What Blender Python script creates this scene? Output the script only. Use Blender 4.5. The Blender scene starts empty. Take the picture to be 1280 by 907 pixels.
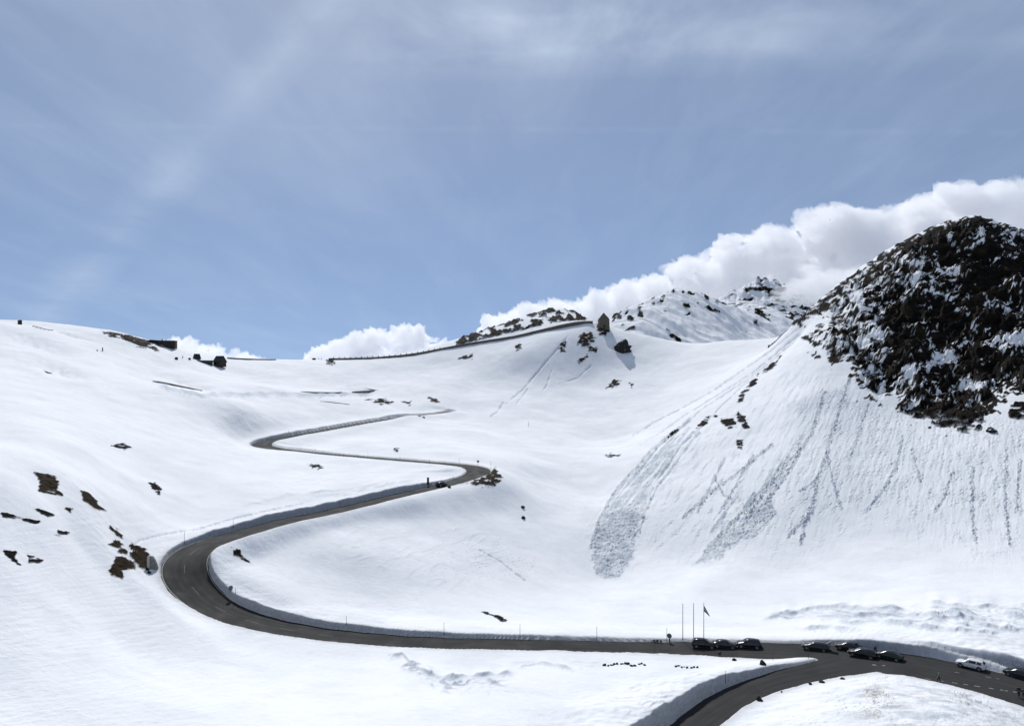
import bpy, bmesh, math, random
import numpy as np
from mathutils import Vector, Matrix
random.seed(7); rng = np.random.default_rng(7)
C = bpy.context.scene.collection
SC = bpy.context.scene
ZC = 60.0            # eye height of the camera above the datum
F = 914.0            # focal length in photo pixels (1280 wide)
CX, HY = 640.0, 470.0  # principal column, row of the horizon
R = math.radians

def world(px, py, Y):
    """survey point: photo bearing and height angle at a chosen distance"""
    return ((px-CX)/F*Y, Y, ZC + (HY-py)/F*Y)

# ------------------------------------------------------------------ noise
_P = rng.permutation(65536).astype(np.int32)
_ang = rng.random(65536).astype(np.float32)*2*np.pi
_GX, _GY = np.cos(_ang), np.sin(_ang)
def noise(x, y, seed=0):
    x = np.asarray(x, np.float32); y = np.asarray(y, np.float32)
    xf = np.floor(x); yf = np.floor(y)
    xi = xf.astype(np.int32)+seed*131; yi = yf.astype(np.int32)
    fx = x-xf; fy = y-yf
    ux = fx*fx*fx*(fx*(fx*6-15)+10); uy = fy*fy*fy*(fy*(fy*6-15)+10)
    M = 65535
    a = _P[xi & M]; b = _P[(xi+1) & M]
    def g(h, dx, dy):
        return _GX[h]*dx+_GY[h]*dy
    n00 = g(_P[(a+yi) & M], fx, fy); n10 = g(_P[(b+yi) & M], fx-1, fy)
    n01 = g(_P[(a+yi+1) & M], fx, fy-1); n11 = g(_P[(b+yi+1) & M], fx-1, fy-1)
    n0 = n00+ux*(n10-n00); n1 = n01+ux*(n11-n01)
    return (n0+uy*(n1-n0))*1.5
def fbm(x, y, octv=4, seed=0, gain=.5, lac=2.03):
    s = 0; a = 1.0
    for i in range(octv):
        s = s+a*noise(x, y, seed+i); a *= gain; x = x*lac+17.3; y = y*lac-9.1
    return s
def billow(x, y, octv=3, seed=0):
    s = 0; a = 1.0
    for i in range(octv):
        s = s+a*(np.abs(noise(x, y, seed+i))*2-.6); a *= .55; x = x*2.1+5.2; y = y*2.1+1.7
    return s
def ss(a, b, x):
    t = np.clip((x-a)/(b-a), 0, 1); return t*t*(3-2*t)

# ------------------------------------------------------------------ roads: px, py, Y, halfwidth L/R, snow wall L/R
MAIN = [
 (1480,928,105,6.5,6.5,.6,2.8),(1400,905,110,6.5,6.5,.6,2.8),(1340,886,114.5,6.5,6.5,.6,2.8),(1280,866,120,6.5,6.5,.5,2.8),(1210,846,126.5,6.5,6.5,.5,2.7),
 (1140,832,132,6.2,6.2,.5,2.3),(1070,821,138,5.6,5.8,.4,1.5),(1000,815,143,5.2,5.2,.12,.35),(950,813,145.5,4.6,4.8,.12,.25),(900,811.5,147.5,4.1,4.6,.15,.3),
 (850,810.5,149,3.4,4.0,.3,.45),(800,809.5,150,3.3,3.3,.3,.6),(700,806.5,151,3.3,3.3,.3,.65),(600,805,151,3.3,3.3,.3,.8),(500,801.5,151.5,3.4,3.4,.3,1.05),
 (400,792.5,152.5,3.7,3.7,.35,1.35),(340,782.5,154.5,4.1,4.1,.4,1.65),(292,769.5,156.5,4.6,4.6,.4,1.7),(252,747,159.5,5,5,.4,1.6),(228,716,165,5,5,.4,1.3),
 (233,695,171,4.8,4.8,.7,1.0),(256,681,179,4.5,4.5,1.3,.45),(300,667.5,190,4.2,4.2,1.5,.3),(350,653,203,3.9,3.9,1.8,.25),(420,638.5,220,3.7,3.7,1.9,.2),
 (500,619,243,3.6,3.6,1.8,.2),(560,605,262,3.7,3.7,.9,.2),(588,596,273,4.2,4.2,.3,.2),(601,589.5,281,4.6,4.6,.3,.2),(592,583.8,290,4.6,4.4,.3,.3),(565,580.6,294,4,4,.3,.4),
 (540,578.6,298,3.5,3.5,.3,.4),(480,573.6,308,3.4,3.4,.3,.5),(420,568.6,318,3.4,3.4,.3,.5),(370,564,328,3.6,3.6,.3,.4),(335,559.5,337,4.4,4.4,.4,.3),
 (325,555.5,346,4.6,4.6,.7,.3),(345,549.5,358,4.2,4.2,1.3,.3),(400,539,385,3.7,3.7,1.6,.3),(460,528,415,3.6,3.6,1.6,.3),(510,521,440,3.5,3.5,1.2,.3),(553,516,462,3.6,3.6,.6,.3),(562,514.5,470,3.4,3.4,.4,.3)]
SIDE = [(1075,828,134.5,4.2,4.2,.1,.1),(1040,834.5,132.5,3.6,3.6,.1,.15),(1000,843,130,3.2,3.2,.2,.5),(950,857,126,3.0,3.0,.3,1.5),(910,875,120.5,3.0,3.0,.3,2.3),
 (875,900,114,3.0,3.0,.3,2.7),(840,930,107,3,3,.3,3.1),(790,970,98.5,3,3,.3,3.0),(740,1020,90,3,3,.3,3.0)]
UPPER = [(466,487,520,3.4,3.4,.3,.3),(452,485.2,528,3.6,3.6,.3,.3),(436,484.2,534,2.6,2.6,.2,.2)]

def catmull(P, step):
    P = np.array(P, float); Q = np.vstack([2*P[0]-P[1], P, 2*P[-1]-P[-2]])
    out = []
    for i in range(1, len(Q)-2):
        p0, p1, p2, p3 = Q[i-1], Q[i], Q[i+1], Q[i+2]
        n = max(2, int(np.linalg.norm((p2-p1)[:3])/step))
        for t in np.arange(n)/n:
            out.append(.5*((2*p1)+(-p0+p2)*t+(2*p0-5*p1+4*p2-p3)*t*t+(-p0+3*p1-3*p2+p3)*t**3))
    out.append(Q[-2]); return np.array(out)
def smooth_rows(A, n):
    for _ in range(n):
        B = A.copy(); B[1:-1] = .25*A[:-2]+.5*A[1:-1]+.25*A[2:]; A = B
    return A
def road_line(T):
    P = catmull([world(a, b, c)+(d, e, f, g) for a, b, c, d, e, f, g in T], 1.0)
    return smooth_rows(P, 30)
ROADS = [road_line(MAIN), road_line(SIDE), road_line(UPPER)]

# ------------------------------------------------------------------ terrain survey points (px, py, Y)
CTRL = [
 (640,907,105),(300,907,96),(0,907,80),(0,800,98),(150,800,121),(0,700,116),(0,600,138),(100,600,160),(150,640,160),(100,680,141),(60,640,138),(190,692,152),(170,720,142),
 (230,786,137),(400,850,125),(640,850,128),(640,825,141),(400,818,141),(520,880,112),(750,870,122),(800,907,110),(640,1000,84),(1280,1000,76),(0,1000,64),(320,1000,78),(960,1000,84),
 (1110,843,122.5),(1110,870,112),(1200,866,114),(1200,885,107),(1000,880,115),(1262,896,107),(1100,907,100),(950,907,108),(1290,920,103),(1030,852,124),
 (1210,793,142),(1280,812,136),(1280,780,152),(1280,740,175),(1100,782,158),(1100,750,182),(1000,790,162),(1000,760,185),(880,786,168),(880,750,195),(750,780,172),(750,742,205),
 (640,770,175),(640,735,200),(550,770,170),(550,740,185),(430,757,170),(430,720,185),(300,722,168),(350,748,164),(300,696,181),(350,668,197),(420,660,209),(500,650,227),(450,690,195),
 (560,640,240),(560,690,212),(620,700,215),(620,640,252),(660,660,245),(700,700,228),(640,612,270),(690,640,267),(700,600,320),(740,660,257),(735,620,302),(650,577,325),(700,570,360),
 (620,560,360),(700,545,420),(640,525,450),(740,520,465),(600,500,490),(680,500,500),(640,470,545),(560,475,540),(740,470,540),(820,470,520),(820,500,470),(780,545,420),(560,452,588),
 (480,470,575),(660,440,566),(720,425,574),
 (410,450,640),(480,446.5,630),(520,442,622),(560,434,615),(600,427,610),(640,421,605),(670,414.5,602),(700,408.5,600),(722,405.2,599),(740,403.2,597.5),(757,409,597),(790,416,595),(830,425,590),(870,429,585),(910,426,575),(950,424,560),(1000,424,500),
 (410,470,760),(560,475,760),(610,411,650),(650,397,660),(697,385.5,668),(715,389,668),(740,404,640),(690,425,760),(690,480,900),(830,465,700),(830,520,900),(950,470,700),(950,520,900),(410,520,900),
 (0,402,500),(60,410,512),(130,418,530),(170,425,545),(220,438,565),(263,457,560),(300,449,622),(350,449.5,642),(0,430,700),(130,450,760),(300,480,800),(-120,400,500),(0,480,900),(1370,480,900),
 (0,450,370),(0,500,250),(0,550,186),(100,460,400),(100,520,260),(100,560,205),(200,480,440),(200,540,290),(200,600,225),(200,640,196),(230,655,193),(300,620,226),(300,580,276),(400,600,263),
 (480,592,277),(300,510,370),(300,480,460),(400,490,490),(460,490,515),(400,513,432),(460,505,462),(530,500,492),(400,465,570),(300,465,560),(450,550,355),(530,545,380),(590,540,400),(582,515,472),(200,455,510),(100,435,460),
 (1280,700,195),(1150,700,208),(1000,700,225),(1000,722,212),(880,720,215),(880,690,238),(760,725,222),(760,690,242),(780,640,270),(820,580,322),(860,545,352),(900,500,390),(950,455,420),(1000,420,425),
 (900,640,262),(900,590,295),(950,540,320),(1000,600,265),(1000,500,325),(1000,450,375),(1050,470,340),(1100,600,255),(1100,540,290),(1100,490,320),(1200,600,242),(1200,530,280),(1280,620,225),(1280,520,272),
 (1280,490,290),(1200,480,315),(1100,430,350),(1200,400,350),(1280,400,340),(1150,350,380),(1250,330,375),(1040,425,372),
 (1000,402,436),(1025,377,428),(1060,345,422),(1095,322,416),(1130,302,410),(1165,284,405),(1205,272,400),(1222,270,398),(1250,278,394),(1280,288,391),(1370,312,385),
 (1040,400,480),(1060,375,480),(1130,335,480),(1215,312,475),(1370,342,465),(1060,440,640),(1215,425,640),(1370,430,640),
 (1400,600,220),(1400,480,290),(1400,780,148),(1400,840,130),(1400,960,98),(1400,400,335),(-120,500,240),(-120,600,136),(-120,750,101),(-120,900,76),
]
pts = [world(*c) for c in CTRL]
for Rd in ROADS[:2]:
    pts += [tuple(Rd[i, :3]) for i in range(0, len(Rd), 14)]
pts += [tuple(ROADS[2][i, :3]) for i in range(0, len(ROADS[2]), 8)]
pts = np.array(pts)
Qc = np.stack([pts[:, 0]/pts[:, 1], np.log(pts[:, 1])], 1)
Wc = (pts[:, 2]-ZC)/pts[:, 1]
def tps_fit(Q, W, reg=2e-5):
    n = len(Q); r2 = ((Q[:, None]-Q[None])**2).sum(-1)+1e-12
    K = .5*r2*np.log(r2)+np.eye(n)*reg
    Pm = np.hstack([np.ones((n, 1)), Q]); A = np.zeros((n+3, n+3))
    A[:n, :n] = K; A[:n, n:] = Pm; A[n:, :n] = Pm.T
    return np.linalg.solve(A, np.concatenate([W, np.zeros(3)]))
def tps_eval(S, Q, q):
    out = S[-3]+S[-2]*q[:, 0]+S[-1]*q[:, 1]
    for i in range(0, len(q), 20000):
        d = q[i:i+20000]
        r2 = (d[:, None, 0]-Q[None, :, 0])**2+(d[:, None, 1]-Q[None, :, 1])**2+1e-12
        out[i:i+20000] += (.5*r2*np.log(r2))@S[:-3]
    return out
SOL = tps_fit(Qc, Wc)
# coarse table in (u, lnY)
U0, U1, L0, L1 = -.86, .86, math.log(58), math.log(980)
NUc, NLc = 360, 640
uc = np.linspace(U0, U1, NUc); lc = np.linspace(L0, L1, NLc)
gq = np.stack(np.meshgrid(uc, lc, indexing='ij'), -1).reshape(-1, 2)
TAB = tps_eval(SOL, Qc, gq).reshape(NUc, NLc)      # Z/Y
def base_w(u, l):
    """cubic lookup of Z/Y"""
    a = np.clip((u-U0)/(U1-U0)*(NUc-1), 1, NUc-2.001); b = np.clip((l-L0)/(L1-L0)*(NLc-1), 1, NLc-2.001)
    ia = a.astype(int); ib = b.astype(int); fa = a-ia; fb = b-ib
    def wts(t): return (.5*(-t+2*t*t-t**3), .5*(2-5*t*t+3*t**3), .5*(t+4*t*t-3*t**3), .5*(-t*t+t**3))
    wa, wb = wts(fa), wts(fb); s = 0
    for i in range(4):
        for j in range(4):
            s = s+wa[i]*wb[j]*TAB[np.clip(ia+i-1, 0, NUc-1), np.clip(ib+j-1, 0, NLc-1)]
    return s
def hit_base(px, py, y0=None):
    """distance at which the bearing (px,py) first meets the smooth ground"""
    u = (px-CX)/F; l = np.linspace(math.log(y0) if y0 else L0, L1, 1500)
    w = base_w(np.full_like(l, u), l); k = np.nonzero(w >= (HY-py)/F)[0]
    return math.exp(l[k[0]]) if len(k) else None
# ------------------------------------------------------------------ terrain mesh (finer where the slope is steeper)
NU, NR = 1500, 1150
us = np.linspace(-.82, .82, NU)
lf = np.linspace(math.log(60), math.log(960), 1400)
ucs = np.linspace(-.82, .82, 200)
wc = base_w(np.repeat(ucs, len(lf)), np.tile(lf, 200)).reshape(200, -1)
run = np.maximum.accumulate(wc, 1)
dens = np.abs(np.gradient(wc, axis=1))*np.where(wc > run-.02, 1.0, .25)+1.1e-4
for _ in range(60):
    dens[1:-1] = .25*dens[:-2]+.5*dens[1:-1]+.25*dens[2:]
    dens[:, 1:-1] = .25*dens[:, :-2]+.5*dens[:, 1:-1]+.25*dens[:, 2:]
cum = np.cumsum(dens, 1); cum = (cum-cum[:, :1])/(cum[:, -1:]-cum[:, :1])
Lc = np.stack([np.interp(np.linspace(0, 1, NR), cum[i], lf) for i in range(200)])
k = (us-ucs[0])/(ucs[1]-ucs[0]); k0 = np.clip(k.astype(int), 0, 198); kf = (k-k0)[:, None]
LG = Lc[k0]*(1-kf)+Lc[k0+1]*kf                  # NU x NR of lnY
UG = np.repeat(us[:, None], NR, 1)
Y = np.exp(LG).ravel(); X = (UG.ravel()*Y); U = UG.ravel()
Wb = base_w(U, LG.ravel())
Z = ZC+Wb*Y
ROW = HY-Wb*F; COL = CX+U*F                     # bearings of the smooth ground, used to place surface features
ZB = Z.copy()
# gentle swells and wind ripples in the snow
near = np.clip(Y/200, .35, 1.6)
Z += .22*near*fbm(X/38, Y/38, 3, 3)*ss(60, 120, Y)
Z += .10*near*fbm(X/7+.15*Y/7, Y/9, 3, 11)

# ------------------------------------------------------------------ roads cut into the snow
LEDGE_END = int(((ROADS[0][:, 0]-world(1120, 0, 134)[0])**2+(ROADS[0][:, 1]-134)**2).argmin())
BEND0, BEND1 = [int(((ROADS[0][:, 0]-world(a, 0, b)[0])**2+(ROADS[0][:, 1]-b)**2).argmin()) for a, b in ((370, 154), (430, 222))]
FACE = np.zeros(len(X), np.float32); LEDGE = np.zeros(len(X), np.float32); inside = np.zeros(len(X), bool); road_e = np.full(len(X), 99., np.float32)
zin = np.full(len(X), 1e9)
for rk, Rd in enumerate(ROADS):
    bd = np.full(len(X), 1e9, np.float32); bi = np.zeros(len(X), np.int32)
    CH = 10
    order = np.nonzero((X > Rd[:, 0].min()-45) & (X < Rd[:, 0].max()+45) & (Y > Rd[:, 1].min()-45) & (Y < Rd[:, 1].max()+45))[0]
    xo, yo = X[order], Y[order]
    for i in range(0, len(Rd), CH):
        seg = Rd[i:i+CH]; cx, cy = seg[:, 0].mean(), seg[:, 1].mean()
        m = np.nonzero((np.abs(xo-cx) < 42) & (np.abs(yo-cy) < 42))[0]
        vi = order[m]
        if not len(vi): continue
        d2 = (X[vi, None]-seg[None, :, 0])**2+(Y[vi, None]-seg[None, :, 1])**2
        kk = d2.argmin(1); dd = np.sqrt(d2[np.arange(len(vi)), kk])
        up = dd < bd[vi]
        bd[vi[up]] = dd[up]; bi[vi[up]] = i+kk[up]
    v = np.nonzero(bd < 40)[0]; ii = bi[v]
    T = np.gradient(Rd[:, :2], axis=0); T /= np.linalg.norm(T, axis=1)[:, None]+1e-9
    dl = np.linalg.norm(np.diff(Rd[:, :2], axis=0), axis=1).mean()
    a0 = (T[ii, 0]*(X[v]-Rd[ii, 0])+T[ii, 1]*(Y[v]-Rd[ii, 1]))/dl
    fi = np.clip(ii+np.clip(a0, -.75, .75), 0, len(Rd)-1.001); i0 = fi.astype(int); ff = fi-i0
    Ri = Rd[i0]*(1-ff)[:, None]+Rd[i0+1]*ff[:, None]      # road values at the foot of the perpendicular
    dx, dy = X[v]-Rd[ii, 0], Y[v]-Rd[ii, 1]
    lat = T[ii, 0]*dy-T[ii, 1]*dx               # >0 = left of travel
    s = np.where((ii == 0) | (ii == len(Rd)-1), np.hypot(dx, dy), np.hypot(X[v]-Ri[:, 0], Y[v]-Ri[:, 1]))
    left = lat > 0
    mixlr = ss(-1.5, 1.5, lat)
    hw = Ri[:, 4]+(Ri[:, 3]-Ri[:, 4])*mixlr
    H = Ri[:, 6]+(Ri[:, 5]-Ri[:, 6])*mixlr
    along = np.abs(T[ii, 0]*dx+T[ii, 1]*dy)
    e = s-hw-.09*noise(X[v]/1.3, Y[v]/1.3, 40)-.25*noise(X[v]/5, Y[v]/5, 41)
    H = H*(1+.16*noise(X[v]/6, Y[v]/6, 43)+.06*noise(X[v]/1.5, Y[v]/1.5, 44))+.08
    wallw = .30+.22*H
    dec = 7+3.5*H if rk != 1 else 3+2.2*H
    if rk == 0: bq = (lat < 0)*ss(BEND0-12, BEND0+12, ii)*ss(BEND1+45, BEND1-5, ii); dec = dec*(1-bq)+3.2*bq     # inside of the wide bend
    zw = Ri[:, 2]+H*ss(0, 1, np.clip(e/wallw, 0, 1))
    zs = Ri[:, 2]+.36*ss(0, .25, e)+(H-.36)*ss(0, 1, np.clip((e-1.2)/wallw, 0, 1))   # lit ledge at the foot of the high wall
    lf_ = (ss(LEDGE_END+8, LEDGE_END-25, ii) if rk == 0 else 0)*(lat < 0)
    zw = zs*lf_+zw*(1-lf_)
    w = np.exp(-(np.clip(e-wallw, 0, None)/dec)**2)
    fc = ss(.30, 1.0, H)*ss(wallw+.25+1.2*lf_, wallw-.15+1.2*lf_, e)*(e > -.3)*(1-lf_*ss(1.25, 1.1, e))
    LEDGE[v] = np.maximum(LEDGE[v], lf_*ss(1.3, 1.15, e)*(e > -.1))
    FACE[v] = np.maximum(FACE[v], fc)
    endfade = np.where((ii == 0) | (ii == len(Rd)-1), np.clip(1-along/4, 0, 1), 1)
    w = w*endfade
    ins = (e < 0) & (endfade > .3)
    znew = Z[v]*(1-w)+zw*w
    Z[v] = np.where(inside[v], Z[v], znew)
    vi = v[ins]
    zin[vi] = np.minimum(zin[vi], Ri[ins, 2])
    inside[vi] = True
    road_e[v] = np.minimum(road_e[v], e)
Z[inside] = zin[inside]-.22

# ------------------------------------------------------------------ surface features of the snow and rock
n_ = len(X)
ROCK = np.zeros(n_, np.float32); SOIL = np.zeros(n_, np.float32); DIRT_SHADE = np.zeros(n_, np.float32); WET_SHADE = np.zeros(n_, np.float32)
WF = (Z-ZC)/Y; ROW = HY-WF*F                     # bearings of the ground with its roads cut in
WG = WF.reshape(NU, NR); VIS = (WG >= np.maximum.accumulate(WG, 1)-.006).ravel()
ZD = np.zeros(n_)                                  # relief added on top
MPP = Y/F                                          # metres covered by one bearing unit
def sel(x0, x1, y0, y1, ya=0, yb=1e9):
    return np.nonzero(VIS & (COL > x0) & (COL < x1) & (ROW > y0) & (ROW < y1) & (Y > ya) & (Y < yb))[0]
def line_dist(v, Pl):
    Pl = np.array(Pl, float); best = np.full(len(v), 1e9); par = np.zeros(len(v)); acc = 0
    x, y = COL[v], ROW[v]
    tot = np.linalg.norm(np.diff(Pl[:, :2], axis=0), axis=1).sum()
    for a, b in zip(Pl[:-1, :2], Pl[1:, :2]):
        dx, dy = b-a; l2 = dx*dx+dy*dy+1e-9
        t = np.clip(((x-a[0])*dx+(y-a[1])*dy)/l2, 0, 1)
        d = np.hypot(x-a[0]-t*dx, y-a[1]-t*dy); up = d < best
        best[up] = d[up]; par[up] = (acc+t[up]*math.sqrt(l2))/tot; acc += math.sqrt(l2)
    return best, par
def poly_in(v, Pl):
    """signed distance, positive inside"""
    Pl = list(Pl); x, y = COL[v], ROW[v]; ins = np.zeros(len(v), bool)
    for (x0, y0), (x1, y1) in zip(Pl, Pl[1:]+Pl[:1]):
        c = ((y0 > y) != (y1 > y)) & (x < (x1-x0)*(y-y0)/((y1-y0) or 1e-9)+x0); ins ^= c
    d, _ = line_dist(v, Pl+Pl[:1]); return np.where(ins, d, -d)
def bbox(Pl, m):
    A = np.array(Pl)[:, :2]; return A[:, 0].min()-m, A[:, 0].max()+m, A[:, 1].min()-m, A[:, 1].max()+m

# --- the rocky hill on the right
KN = [(980,412),(992,396),(1025,370),(1060,340),(1095,314),(1130,293),(1165,275),(1200,263),(1222,258),(1300,270),(1450,300),(1450,505),(1300,498),(1262,484),(1244,490),(1240,505),(1226,520),(1200,522),(1180,518),(1150,512),
      (1128,508),(1124,492),(1096,492),(1076,484),(1074,466),(1062,452),(1038,446),(1014,424),(1022,409),(1036,396),(1012,398),(1000,408)]
v = sel(900, 1500, 240, 560, 270, 450)
d = poly_in(v, KN)
vb = np.nonzero((COL > 960) & (Y > 385) & (Y < 520) & (Wb > .01) & ~np.isin(np.arange(n_), v))[0]   # the far side of the hill
v = np.concatenate([v, vb]); d = np.concatenate([d, np.full(len(vb), 20.)])
th = R(24); al = (COL[v]*math.cos(th)-ROW[v]*math.sin(th)); ac = (COL[v]*math.sin(th)+ROW[v]*math.cos(th))
wx = 5*fbm(COL[v]/26, ROW[v]/26, 3, 60); wy = 5*fbm(COL[v]/26, ROW[v]/26, 3, 64)
core = ss(-6, 16, d)
# blocky relief: tilted strata with broken steps
st = (ac+wx*2.2+2.5*noise(al/17, ac/30, 58))/19.0; fr = st-np.floor(st); step = (np.floor(st)+ss(.25, .5, fr))-st
st2 = (ac+wy*1.8+4*noise(al/9, ac/14, 59))/7.0; fr2 = st2-np.floor(st2); step2 = (np.floor(st2)+ss(.3, .55, fr2))-st2
rel = 4.2*fbm((al+wx)/52, (ac+wy)/36, 3, 70)-2.7*step-1.0*step2+.8*billow((al+wx)/12, (ac+wy)/8, 2, 75)+.35*noise(al/3.2, ac/2.6, 79)
crag = np.clip(core+.25*noise(COL[v]/12, ROW[v]/12, 77)*(core > 0), 0, 1)
ZD[v] += rel*crag
sliv = ss(-.25, .4, fbm(al/48+3, ac/30, 3, 81)+.08*ss(200, 0, COL[v]-1000))
n1 = fbm((al+wx)/34, (ac+wy)/10, 4, 80); n2 = fbm((al+wy*.7)/9.5, (ac+wx*.5)/2.7, 3, 84); n3 = fbm((al+wx*.6)/20, (ac+wy*.4)/4.5, 3, 86)
left = ss(1175, 1040, COL[v]-.4*(ROW[v]-330))*ss(64, 8, np.abs(d))           # snowier rim along the upper left skyline
nn = fbm(COL[v]/14, ROW[v]/11, 4, 88)
f = .5*np.clip(d/9+1.5*nn*ss(25, 0, d)*ss(400, 440, ROW[v])+.9*nn, -1.2, 1)+.22-.80*left*ss(-.2, .3, n3+.5*n2)-.66*ss(.45, .72, n1)-.95*ss(.44, .58, n2)*(.25+.75*sliv)-.95*ss(.45, .58, n3)*sliv-.35*ss(1110, 1240, COL[v])*ss(310, 276, ROW[v])*ss(-.1, .3, n3)
PATCH = [((1100,410),(1085,400),(1068,420),(1080,432),(1112,420)),((1200,432),(1172,438),(1150,462),(1190,452)),((1238,482),(1212,466),(1200,475),(1222,492)),((1280,412),(1232,428),(1260,440),(1290,436)),((1200,325),(1180,322),(1172,335),(1200,336)),((1165,338),(1150,350),(1135,352),(1150,336)),((1150,345),(1178,370),(1168,372)),((1280,382),(1238,382),(1232,372)),((1090,368),(1060,395),(1048,400),(1070,372)),((1128,466),(1152,470),(1148,482),(1124,478)),((1185,338),(1130,372),(1126,366))]
for pl in PATCH:
    f -= 1.0*ss(-4, 4, poly_in(v, pl)+6*nn+9*n2+3*noise(COL[v]/4, ROW[v]/3, 89))
ROCK[v] = np.maximum(ROCK[v], ss(-.04, .06, f))
for pl in [((1008,404),(1058,364),(1098,338),(1130,320),(1150,302),(1166,293),(1174,297),(1142,324),(1100,354),(1060,384),(1026,410)),((1042,414),(1088,374),(1102,363),(1110,368),(1078,400),(1056,420)),((1118,352),(1150,322),(1170,312),(1176,318),(1150,340),(1126,362)),((1186,300),(1216,284),(1236,288),(1204,304))]:
    f -= .62*ss(-3, 5, poly_in(v, pl)+5*nn+8*n2)
ROCK[v] = np.minimum(np.maximum(ROCK[v], 0), 1); ROCK[v] = ss(-.04, .06, f)
# boulders and blocks along its foot
def blocks(poly, dens, size, amp, seed, ya=0, yb=1e9, soil=False, edge=3.):
    """stones breaking through the snow inside an outline: share dens of the surface"""
    v = sel(*bbox(poly, 8), ya, yb)
    d = poly_in(v, poly)
    g = fbm(X[v]/(size*1.2)+seed, (Y[v]*.45+Z[v]*1.3)/(size*.95), 4, seed)
    fq = np.clip(d/edge, -2.5, .8)*.5+.75*g+(dens-.60)*1.5
    m = ss(-.05, .09, fq); DIRT_SHADE[v] = np.maximum(DIRT_SHADE[v], .38*ss(-.42, .0, fq)*ss(-9, -1, d)*(.6+.5*noise(X[v]/.9, Y[v]/.9, seed+5)))   # thin dirty snow round the bare ground
    A = SOIL if soil else ROCK
    A[v] = np.maximum(A[v], m); ZD[v] += amp*m*(.35+.6*fbm(X[v]/size*1.6, (Y[v]+Z[v])/size*1.6, 2, seed+3))
blocks([(1120,506),(1150,500),(1200,515),(1232,516),(1225,545),(1180,535),(1125,515)], .42, 4.5, 2.0, 91, 250, 420)
blocks([(1262,505),(1290,500),(1290,525),(1262,522)], .5, 3.5, 1.6, 92, 250, 420)
# bring the crest of the hill onto its surveyed skyline
SKY = [(965,424),(980,415),(990,405),(1000,396),(1010,386),(1025,374),(1040,362),(1060,345),(1080,331),(1100,317),(1125,303),(1150,290),(1170,281),(1190,274),(1205,270),(1220,269),(1235,273),(1255,279),(1280,287),(1330,303),(1400,320)]
WN = ((Z+ZD-ZC)/Y).reshape(NU, NR); kcol = CX+us*F
act = HY-np.where((Y.reshape(NU, NR) > 340) & (Y.reshape(NU, NR) < 560), WN, -9).max(1)*F
cor = np.interp(kcol, [q[0] for q in SKY], [q[1] for q in SKY])-act
cor = np.convolve(np.pad(cor, 12, mode='edge'), np.ones(25)/25, 'valid')*ss(955, 985, kcol)
below = ss(95, 8, ROW.reshape(NU, NR)-act[:, None])*ss(300, 345, Y.reshape(NU, NR))*ss(700, 560, Y.reshape(NU, NR))
ZD -= ((cor[:, None]*below)/F).ravel()*Y
# --- rocks of the hill behind the pass road
RH = [(570,432),(585,417),(612,402),(650,392),(690,381),(712,384),(738,402),(700,410),(650,418),(600,429)]
v = sel(*bbox(RH, 12), 615, 760); d = poly_in(v, RH)
g = fbm(COL[v]/13, ROW[v]/5.5, 4, 100)
low = ss(-14, -1, ROW[v]-np.interp(COL[v], [570,620,650,700,735], [430,418,413,407,400]))
f = g+.28*low-.16+np.clip(d/5, -2, .2)*.6+.5*ss(12, 3, np.abs(COL[v]-728))*ss(-1, 3, d)
ROCK[v] = np.maximum(ROCK[v], ss(-.05, .07, f)); ZD[v] += ROCK[v]*1.6*(.4+fbm(COL[v]/6, ROW[v]/4, 2, 104))
# --- rock and earth showing through the snow elsewhere
EARTH = [[(42,590),(55,592),(68,596),(74,602),(70,610),(77,617),(60,614),(50,612),(52,604)],[(103,614),(110,617),(121,626),(122,631),(134,639),(125,637),(115,632),(105,625)],[(137,657),(145,663),(154,671),(150,673)],
 [(135,680),(150,674),(153,681),(147,686)],[(136,713),(143,706),(145,697),(155,696),(166,702),(168,710),(155,713),(152,722)],[(164,678),(186,690),(188,718),(176,708),(165,698)],[(584,602),(600,600),(612,592),(618,585),(627,596),(619,606),(604,605)],
 [(533,496),(540,497),(549,503),(543,504)],[(150,418),(172,422),(188,428),(180,434),(160,428)],[(150,684),(160,687),(156,693),(148,690)],[(82,633),(90,636),(88,640),(82,636)]]
for i, p in enumerate(EARTH): blocks(p, .68, 1.7*(1 if p[0][1] > 560 else 3), .45, 110+i, soil=True, edge=2.2)
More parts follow.
